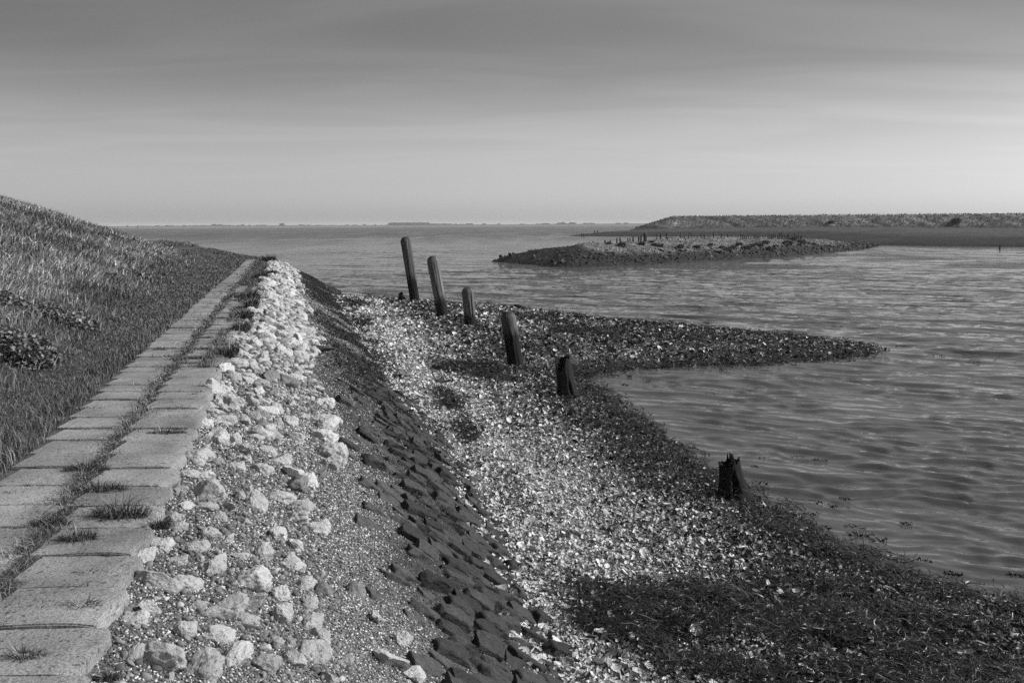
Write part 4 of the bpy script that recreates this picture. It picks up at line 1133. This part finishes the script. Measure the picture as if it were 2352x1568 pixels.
for k, (px, py, w, lab) in enumerate(SHR):
    d_ = ray(np.array([px]), np.array([py]))[0]; d_ = d_ / d_[1]; ys = np.linspace(80, 190, 700)
    dd, _ = polydist(d_[0] * ys, ys, ISLP, True); dd = np.where(inside(d_[0] * ys, ys, ISLP), dd, -dd); hz = isl_h(d_[0] * ys, ys, dd)
    u = np.where((CZ + d_[2] * ys <= hz) & (dd > 0))[0]
    if not len(u): continue
    y = ys[u[0]]; w_ = 1.4 * w / FPX * y
    shrub('islet_shrub', (d_[0] * y, y, hz[u[0]]), w_, w_ * .55, 400 + k, lab or 'one of the pale scrub clumps crowding the marsh end of the islet', 'shrubs on the islet', .07 if k < 12 else .09, .17 if k < 12 else .20, 420)

X, Y, d, Z = isl_pts(60000, 4.0, 15); k_ = (isl_t(X, Y, d, Z) > .06) & (rng.random(len(X)) < .25 + .75 * sstep(.4, .6, fbm(X * .5, Y * .5, seed=118))); X, Y, Z = X[k_], Y[k_], Z[k_]; n = len(X)
V, F, k = blades(np.stack([X, Y, Z - .03], 1), rng.uniform(.08, .30, n), rng.uniform(.04, .09, n), rng.uniform(.3, 1.3, n), rng.uniform(0, 6.28, n), .5, 2)
tag(obj('islet_grass', mesh('islet_grass', V, F, M['grass'], tone=np.repeat(rng.uniform(.07, .22, n), k))), 'thin grey grass over the top of the islet', 'grass', kind='stuff')

# stakes along the islet crest
def stake_mesh(k):
    r = np.random.default_rng(k); V = []; n = 7
    for i, z in enumerate((-.3, .2, .5, .8, .98, 1.0)):
        rad = (.5 if i < 4 else (.42 if i == 4 else .2)) * r.uniform(.85, 1.1)
        for j in range(n): V.append([rad * math.cos(6.283 * j / n) * r.uniform(.85, 1.1), rad * math.sin(6.283 * j / n), z + (.04 * r.normal() if i == 5 else 0)])
    F = [[i * n + j, i * n + (j + 1) % n, (i + 1) * n + (j + 1) % n, (i + 1) * n + j] for i in range(5) for j in range(n)]
    V.append([0, 0, 1.0]); F += [[5 * n + j, 5 * n + (j + 1) % n, len(V) - 1, len(V) - 1] for j in range(n)]
    me = bpy.data.meshes.new('stake'); me.from_pydata(V, [], [f if f[2] != f[3] else f[:3] for f in F]); me.materials.append(M['stake']); return me


M['stake'] = mat('stake timber', .06, var=.4, bump=0)
STK = [stake_mesh(k) for k in range(5)]


def isl_ground(px, yd):
    """depth of the islet crest at a column of the photo"""
    d_ = ray(np.array([px]), np.array([540.]))[0]; k = d_[0] / d_[1]; ys = np.linspace(80, 200, 900)
    dd, _ = polydist(k * ys, ys, ISLP, True); dd = np.where(inside(k * ys, ys, ISLP), dd, -dd); hz = isl_h(k * ys, ys, dd)
    i = int(np.argmin(np.abs(np.cumsum(dd > 0) - yd * (dd > 0).sum()))); return np.array([k * ys[i], ys[i], hz[i]])


# (column, height px, width px) measured along the crest
STAKES = [(1349 + 0, 5, 2.5), (1389.5, 10, 4), (1402, 10, 3.2), (1417, 13, 3.5), (1427, 13, 4), (1443, 11, 3), (1448, 12, 3), (1455, 14, 4), (1467, 12, 4), (1472, 13, 3.5), (1482, 14, 3), (1509, 12, 2.5), (1517, 12, 4), (1530, 12, 3), (1563, 11, 3),
          (1572, 6, 3), (1582, 12, 2.5), (1588, 11, 2.5), (1611, 10, 3), (1618, 10, 3), (1639, 11, 3), (1657, 9, 3), (1672, 9, 3)]
STAKES += [(1702 + k * 4.1, 8 + rng.uniform(-1, 3), 2.6) for k in range(5)] + [(1733 + k * 3.5, 9 + rng.uniform(-2, 2), 2.6) for k in range(4)]
STAKES += [(1764 + k * 3.3, 10 + rng.uniform(-2, 2), 2.6) for k in range(6)] + [(1787 + k * 3.6, 10 + rng.uniform(-3, 4), 2.9) for k in range(16)]
for k, (px, hp, wp) in enumerate(STAKES):
    p = isl_ground(px, .48); m2 = p[1] / FPX
    o = obj('stake', STK[k % 5]); o.location = p; o.scale = (wp * m2, wp * m2, hp * m2 * 1.15); o.rotation_euler = (rng.normal(0, .05), rng.normal(0, .07), rng.uniform(0, 6))
    lab = 'dark timber stake in the spaced row along the islet crest' if k < 23 else ('dark timber stake in a tight cluster of the islet crest row' if k < 38 else 'dark timber stake in the dense palisade at the marsh end of the islet')
    tag(o, lab, 'stake', 'stakes on the islet')
p = isl_ground(1482, .46); m2 = p[1] / FPX
o = obj('stake', STK[1]); o.location = p; o.scale = (9 * m2, 9 * m2, 21 * m2); tag(o, 'thickest and tallest timber post among the islet stakes', 'post')

# ------------------------------------------------------------------ far bank: headland, salt marsh, grassed sea dike
MF = px2([(1306, 542.2), (1330, 542.6), (1400, 543.2), (1500, 543.4), (1640, 543), (1790, 544), (1900, 551), (1960, 559), (1992, 562.5), (2100, 564.5), (2200, 566), (2352, 567.5), (2700, 571), (3100, 575)], ZW)
D0 = np.array([53., 372.]); D1 = np.array([420., 225.]); DL = (D1 - D0) / np.linalg.norm(D1 - D0); DN = np.array([-DL[1], DL[0]])   # dike axis, DN points away from us
FARP = MF + [tuple(D1 + DN * 60), tuple(D0 + DN * 55 + DL * 40), tuple(D0 + DN * 30 - DL * 4), tuple(at(1330, 540.8, ZW)[:2])]


def far_h(X, Y, d):
    u = (X - D0[0]) * DL[0] + (Y - D0[1]) * DL[1]; v = (X - D0[0]) * DN[0] + (Y - D0[1]) * DN[1]
    hd = np.interp(d, [0, 2, 12, 25, 40], [0, .35, 1.3, 1.9, 2.0]); ms = np.interp(d, [0, .6, 2, 30, 80], [0, .45, .6, .8, 1.3])
    k = 1 - sstep(70, 150, u)
    base = hd * k + ms * (1 - k) + (fbm(X * .15, Y * .15, seed=121) - .5) * .3
    rel = fbm((u * .8 + v * .9) * .55, v * .10, seed=122, o=2) - .5
    w = np.abs(v - 1.5 * np.sin(u * .03)); crest = 6.15 - .9 * sstep(60, 330, u)
    endc = np.hypot(np.clip(-u + 10, 0, None), w)
    prof = crest - np.clip(endc - 3, 0, None) / (2.3 + 1.0 * (u < 10)) + rel * 1.1 * sstep(0, 6, endc - 3) + (fbm(u * .5, v * .3, seed=124) - .5) * .3
    return ZW + np.where(d > 0, np.maximum(base, prof * (v > -40)), d * .2)


def far_t(X, Y, d, Z):
    u = (X - D0[0]) * DL[0] + (Y - D0[1]) * DL[1]; v = (X - D0[0]) * DN[0] + (Y - D0[1]) * DN[1]
    nz = fbm(X * .08, Y * .08, seed=125) - .5; rel = fbm((u * .8 + v * .9) * .9, v * .15, seed=126, o=3) - .5
    dike = sstep(2.2, 2.7, Z - ZW + nz * .5); mid = sstep(1.0, 1.6, Z - ZW + nz * .4)
    band = .022 + .035 * mid + .015 * nz
    return np.where(dike > 0, band * (1 - dike) + dike * (.155 + .22 * rel), band)


tag(obj('sea_dike', land('sea_dike', FARP, (560, 330), far_h, M['marsh'], far_t)), kind='structure')
FP = np.array(FARP)


def far_ground(px, py):
    d_ = ray(np.array([px]), np.array([py]))[0]; d_ = d_ / d_[1]; ys = np.linspace(150, 480, 2500)
    dd, _ = polydist(d_[0] * ys, ys, FP, True); dd = np.where(inside(d_[0] * ys, ys, FP), dd, -dd); hz = far_h(d_[0] * ys, ys, dd)
    u_ = np.where((CZ + d_[2] * ys <= hz) & (dd > 0))[0]; i = u_[0] if len(u_) else int(np.argmax(dd > 0))
    return np.array([d_[0] * ys[i], ys[i], hz[i]])


for k, (px, py, w, h_, lab) in enumerate(((2195, 511, 26, 14, 'larger dark shrub on the face of the sea dike'), (1908, 512, 16, 9, 'small dark shrub on the face of the sea dike'))):
    p = far_ground(px, py); m2 = p[1] / FPX; shrub('dike_shrub', p - np.array([0, 0, .4]), w * m2, h_ * m2, 470 + k, lab, 'shrubs on the sea dike', .04, .10, 900)
for k, (px, py, h_, w_) in enumerate(((1336, 541, 6.5, 2.6), (1341, 541, 6.5, 2.6), (1366, 537, 8.5, 2.9), (1372.5, 537, 8.5, 2.9))):
    p = at(px, py + 1.2, ZW + .25); m2 = p[1] / FPX; o = obj('stake', STK[k % 5]); o.location = p; o.scale = (w_ * m2, w_ * m2, h_ * m2)
    tag(o, ('stake of the lower pair standing off the far headland tip' if k < 2 else 'stake of the taller pair on the far headland shore'), 'stake', 'stakes off the headland')
p = at(2296, 573, ZW); m2 = p[1] / FPX; o = obj('stake', STK[2]); o.location = p; o.scale = (4 * m2, 4 * m2, 12 * m2); o.rotation_euler = (0, .08, 0); tag(o, 'lone dark post standing in the water before the salt marsh', 'post')
p = at(317, 525, ZW); m2 = p[1] / FPX; o = obj('stake', STK[3]); o.location = p; o.scale = (2.6 * m2, 2.6 * m2, 7 * m2); tag(o, 'tiny dark marker post out in the sea off the dike end', 'post')

n = 16000; U = rng.uniform(-14, 330, n); W_ = rng.uniform(-14, .5, n)
X = D0[0] + U * DL[0] + W_ * DN[0]; Y = D0[1] + U * DL[1] + W_ * DN[1]
d, _ = polydist(X, Y, FP, True); Z = far_h(X, Y, np.where(inside(X, Y, FP), d, -d)); k_ = Z > ZW + 2.3; X, Y, Z = X[k_], Y[k_], Z[k_]; n = len(X)
V, F, k = blades(np.stack([X, Y, Z - .1], 1), rng.uniform(.4, .95, n), rng.uniform(.12, .3, n), rng.uniform(.3, 1.2, n), rng.normal(-1.0, .8, n), .5, 2)
tag(obj('dike_tufts', mesh('dike_tufts', V, F, M['grass'], tone=np.repeat(rng.uniform(.07, .24, n), k))), 'rough grass tufts over the face of the far sea dike', 'grass', kind='stuff')

# ------------------------------------------------------------------ far shore with trees, about 3.4 km off
FD = 3400.0
def far_pt(px, z=ZW): d_ = ray(np.array([px]), np.array([519.]))[0]; k = FD / d_[1]; return np.array([d_[0] * k, FD, z])
xs = np.linspace(far_pt(60)[0], far_pt(2600)[0], 400); V, F = [], []
top = 4.2 + 2.4 * fbm(xs * .004, xs * 0, seed=131)
for x, h_ in zip(xs, top): V += [[x, FD - 30, ZW - .5], [x, FD - 12, ZW + 1.0], [x, FD, ZW + h_], [x, FD + 60, ZW + h_ * .8], [x, FD + 90, ZW - .5]]
for i in range(len(xs) - 1):
    for j in range(4): a = i * 5 + j; F.append([a, a + 5, a + 6, a + 1])
tn = np.tile(np.array([.30, .12, .05, .05, .05]), len(xs))
tag(obj('far_shore', mesh('far_shore', np.array(V), np.array(F), M['sand'], vtone=tn, smooth=True)), kind='structure')


def far_tree_mesh(k, kind):
    r = np.random.default_rng(k); V0, F0 = ico(2); Vs, Fs, off = [], [], 0
    n = 9 if kind == 'wide' else 6
    for i in range(n):
        a = r.uniform(0, 6.28); q = r.random() ** .5
        c = np.array([.42 * q * math.cos(a), .3 * q * math.sin(a), r.uniform(.38, .8) - .2 * q]); s = r.uniform(.14, .26)
        W = V0 * s * np.array([1.1, 1, .8]); W *= (1 + .7 * (fbm(W[:, 0] * 9 + k, W[:, 1] * 9, W[:, 2] * 9 + i, seed=k) - .5))[:, None]
        Vs.append(W + c); Fs.append(F0 + off); off += len(W)
    for (x, h_) in ((0, .55), (.12, .5)):
        b = np.array([[.03, 0, 0], [-.015, .026, 0], [-.015, -.026, 0]]); Vs.append(np.concatenate([b + [x, 0, -.15], b * .5 + [x * .4, 0, h_]])); Fs.append(np.array([[0, 1, 4], [0, 4, 3], [1, 2, 5], [1, 5, 4], [2, 0, 3], [2, 3, 5]]) + off); off += 6
    return mesh('far_tree', np.concatenate(Vs), np.concatenate(Fs), M['farwood'])


FT = [far_tree_mesh(900 + k, 'wide' if k % 2 else 'slim') for k in range(6)]
TREES = [(454 / 1.96 * .6125 * 0 + 283, 4, 8), (325, 3, 22), (353, 5, 9), (380, 5, 14), (398, 3, 8), (420, 4, 8), (430, 4, 7), (446, 4, 10), (462, 5, 12), (470, 4, 8), (478, 4, 9), (490, 6, 11), (499, 6, 12), (505, 5, 9), (520, 5, 12), (531, 4, 7), (540, 4, 6), (552, 5, 6),
         (566, 4, 8), (590, 4, 7), (598, 5, 6), (605, 5, 5), (646, 3, 8), (690, 4, 10), (705, 4, 8), (730, 3, 10), (760, 3, 8), (795, 4, 5), (812, 3, 8), (835, 4, 5), (860, 4, 5), (1023, 3, 8), (1045, 5, 6), (1058, 4, 8), (1074, 5, 12), (1112, 4, 6), (1145, 4, 8), (1200, 3, 8), (1235, 4, 5),
         (1252, 5, 12), (1285, 6, 8), (1296, 6, 6), (1310, 6, 10), (1317, 6, 8), (1345, 5, 8), (1358, 5, 10), (1420, 4, 8), (1440, 4, 8)]
for k, (px, hp, wp) in enumerate(TREES):
    p = far_pt(px, ZW + 2.2); m2 = FD / FPX; o = obj('far_tree', FT[k % 6]); o.location = (p[0], p[1] + 20 + rng.uniform(-8, 20), p[2]); o.scale = (wp * m2 * 1.9, wp * m2, (hp + 1.0) * m2 * 1.0)
    lab = 'hazy far tree on the horizon between dike and path' if px < 600 else ('hazy far tree on the horizon left of the long low wood' if px < 870 else ('hazy far tree on the horizon right of the long low wood' if px < 1225 else 'hazy far tree on the horizon above the islet tip'))
    tag(o, lab, 'tree', 'trees on the far shore')
n = 420; Vs, Fs, off = [], [], 0; V0, F0 = ico(2)
for i in range(n):
    u = rng.random(); px = 868 + 172 * u; hh = (8.6 if .12 < u < .68 else (5.5 if u >= .68 else 5)) * (min(1, u / .16) if u < .16 else 1) * (1 if u < .97 else .6)
    p = far_pt(px, ZW + 1); m2 = FD / FPX; s = rng.uniform(2.2, 4.2); W = V0 * s * (1 + .6 * (fbm(V0[:, 0] * 2 + i, V0[:, 1] * 2, V0[:, 2] * 2, seed=141) - .5))[:, None]
    Vs.append(W + np.array([p[0], p[1] + rng.uniform(10, 80), ZW + 1.5 + max(0, (hh * m2 - s)) * rng.random() ** .5])); Fs.append(F0 + off); off += len(W)
tag(obj('far_wood', mesh('far_wood', np.concatenate(Vs), np.concatenate(Fs), M['farwood'])), 'long low wood on the far shore, grey with haze', 'wood', kind='stuff')
for k, px in enumerate((699, 711)):
    p = far_pt(px, ZW + 2); m2 = FD / FPX; V = np.array([[-.35, -.35, 0], [.35, -.35, 0], [.35, .35, 0], [-.35, .35, 0], [-.15, -.15, 1], [.15, -.15, 1], [.15, .15, 1], [-.15, .15, 1.]]); V[:, 2] *= 10 * m2
    o = obj('far_mast', mesh('far_mast', V, np.array([[0, 1, 5, 4], [1, 2, 6, 5], [2, 3, 7, 6], [3, 0, 4, 7], [4, 5, 6, 7]]), M['farwood'])); o.location = (p[0], p[1] + 30, p[2])
    tag(o, 'thin hazy mast on the far shore left of the low wood', 'mast', 'masts on the far shore')
p = far_pt(645, ZW + 2); V = np.array([[-8, -5, 0], [8, -5, 0], [8, 5, 0], [-8, 5, 0], [-8, -5, 7], [8, -5, 7], [8, 5, 7], [-8, 5, 7], [-8, 0, 11], [8, 0, 11.]])
me = bpy.data.meshes.new('far_house'); me.from_pydata(V.tolist(), [], [[0, 1, 5, 4], [1, 2, 6, 9, 5], [2, 3, 7, 6], [3, 0, 4, 8, 7], [4, 5, 9, 8], [6, 7, 8, 9]]); me.materials.append(M['farwood'])
o = obj('far_house', me); o.location = (p[0], p[1] + 15, p[2]); tag(o, 'small hazy gabled house alone on the far shore', 'house')

# ------------------------------------------------------------------ haze over the sea
HAZE = 0.00011
bm = bmesh.new(); bmesh.ops.create_cube(bm, size=1); me = bpy.data.meshes.new('haze'); bm.to_mesh(me); bm.free()
o = obj('haze', me); o.scale = (19000, 10400, 30); o.location = (0, 4500, 8)
mh = bpy.data.materials.new('haze'); mh.use_nodes = True; t = mh.node_tree
for n_ in list(t.nodes): t.nodes.remove(n_)
pv = nd(t, 'ShaderNodeVolumePrincipled'); pv.inputs['Color'].default_value = (.95, .95, .95, 1); pv.inputs['Density'].default_value = HAZE
ou = nd(t, 'ShaderNodeOutputMaterial'); t.links.new(pv.outputs[0], ou.inputs['Volume']); me.materials.append(mh)
tag(o, 'thin sea haze over the whole bay', 'haze', kind='stuff')
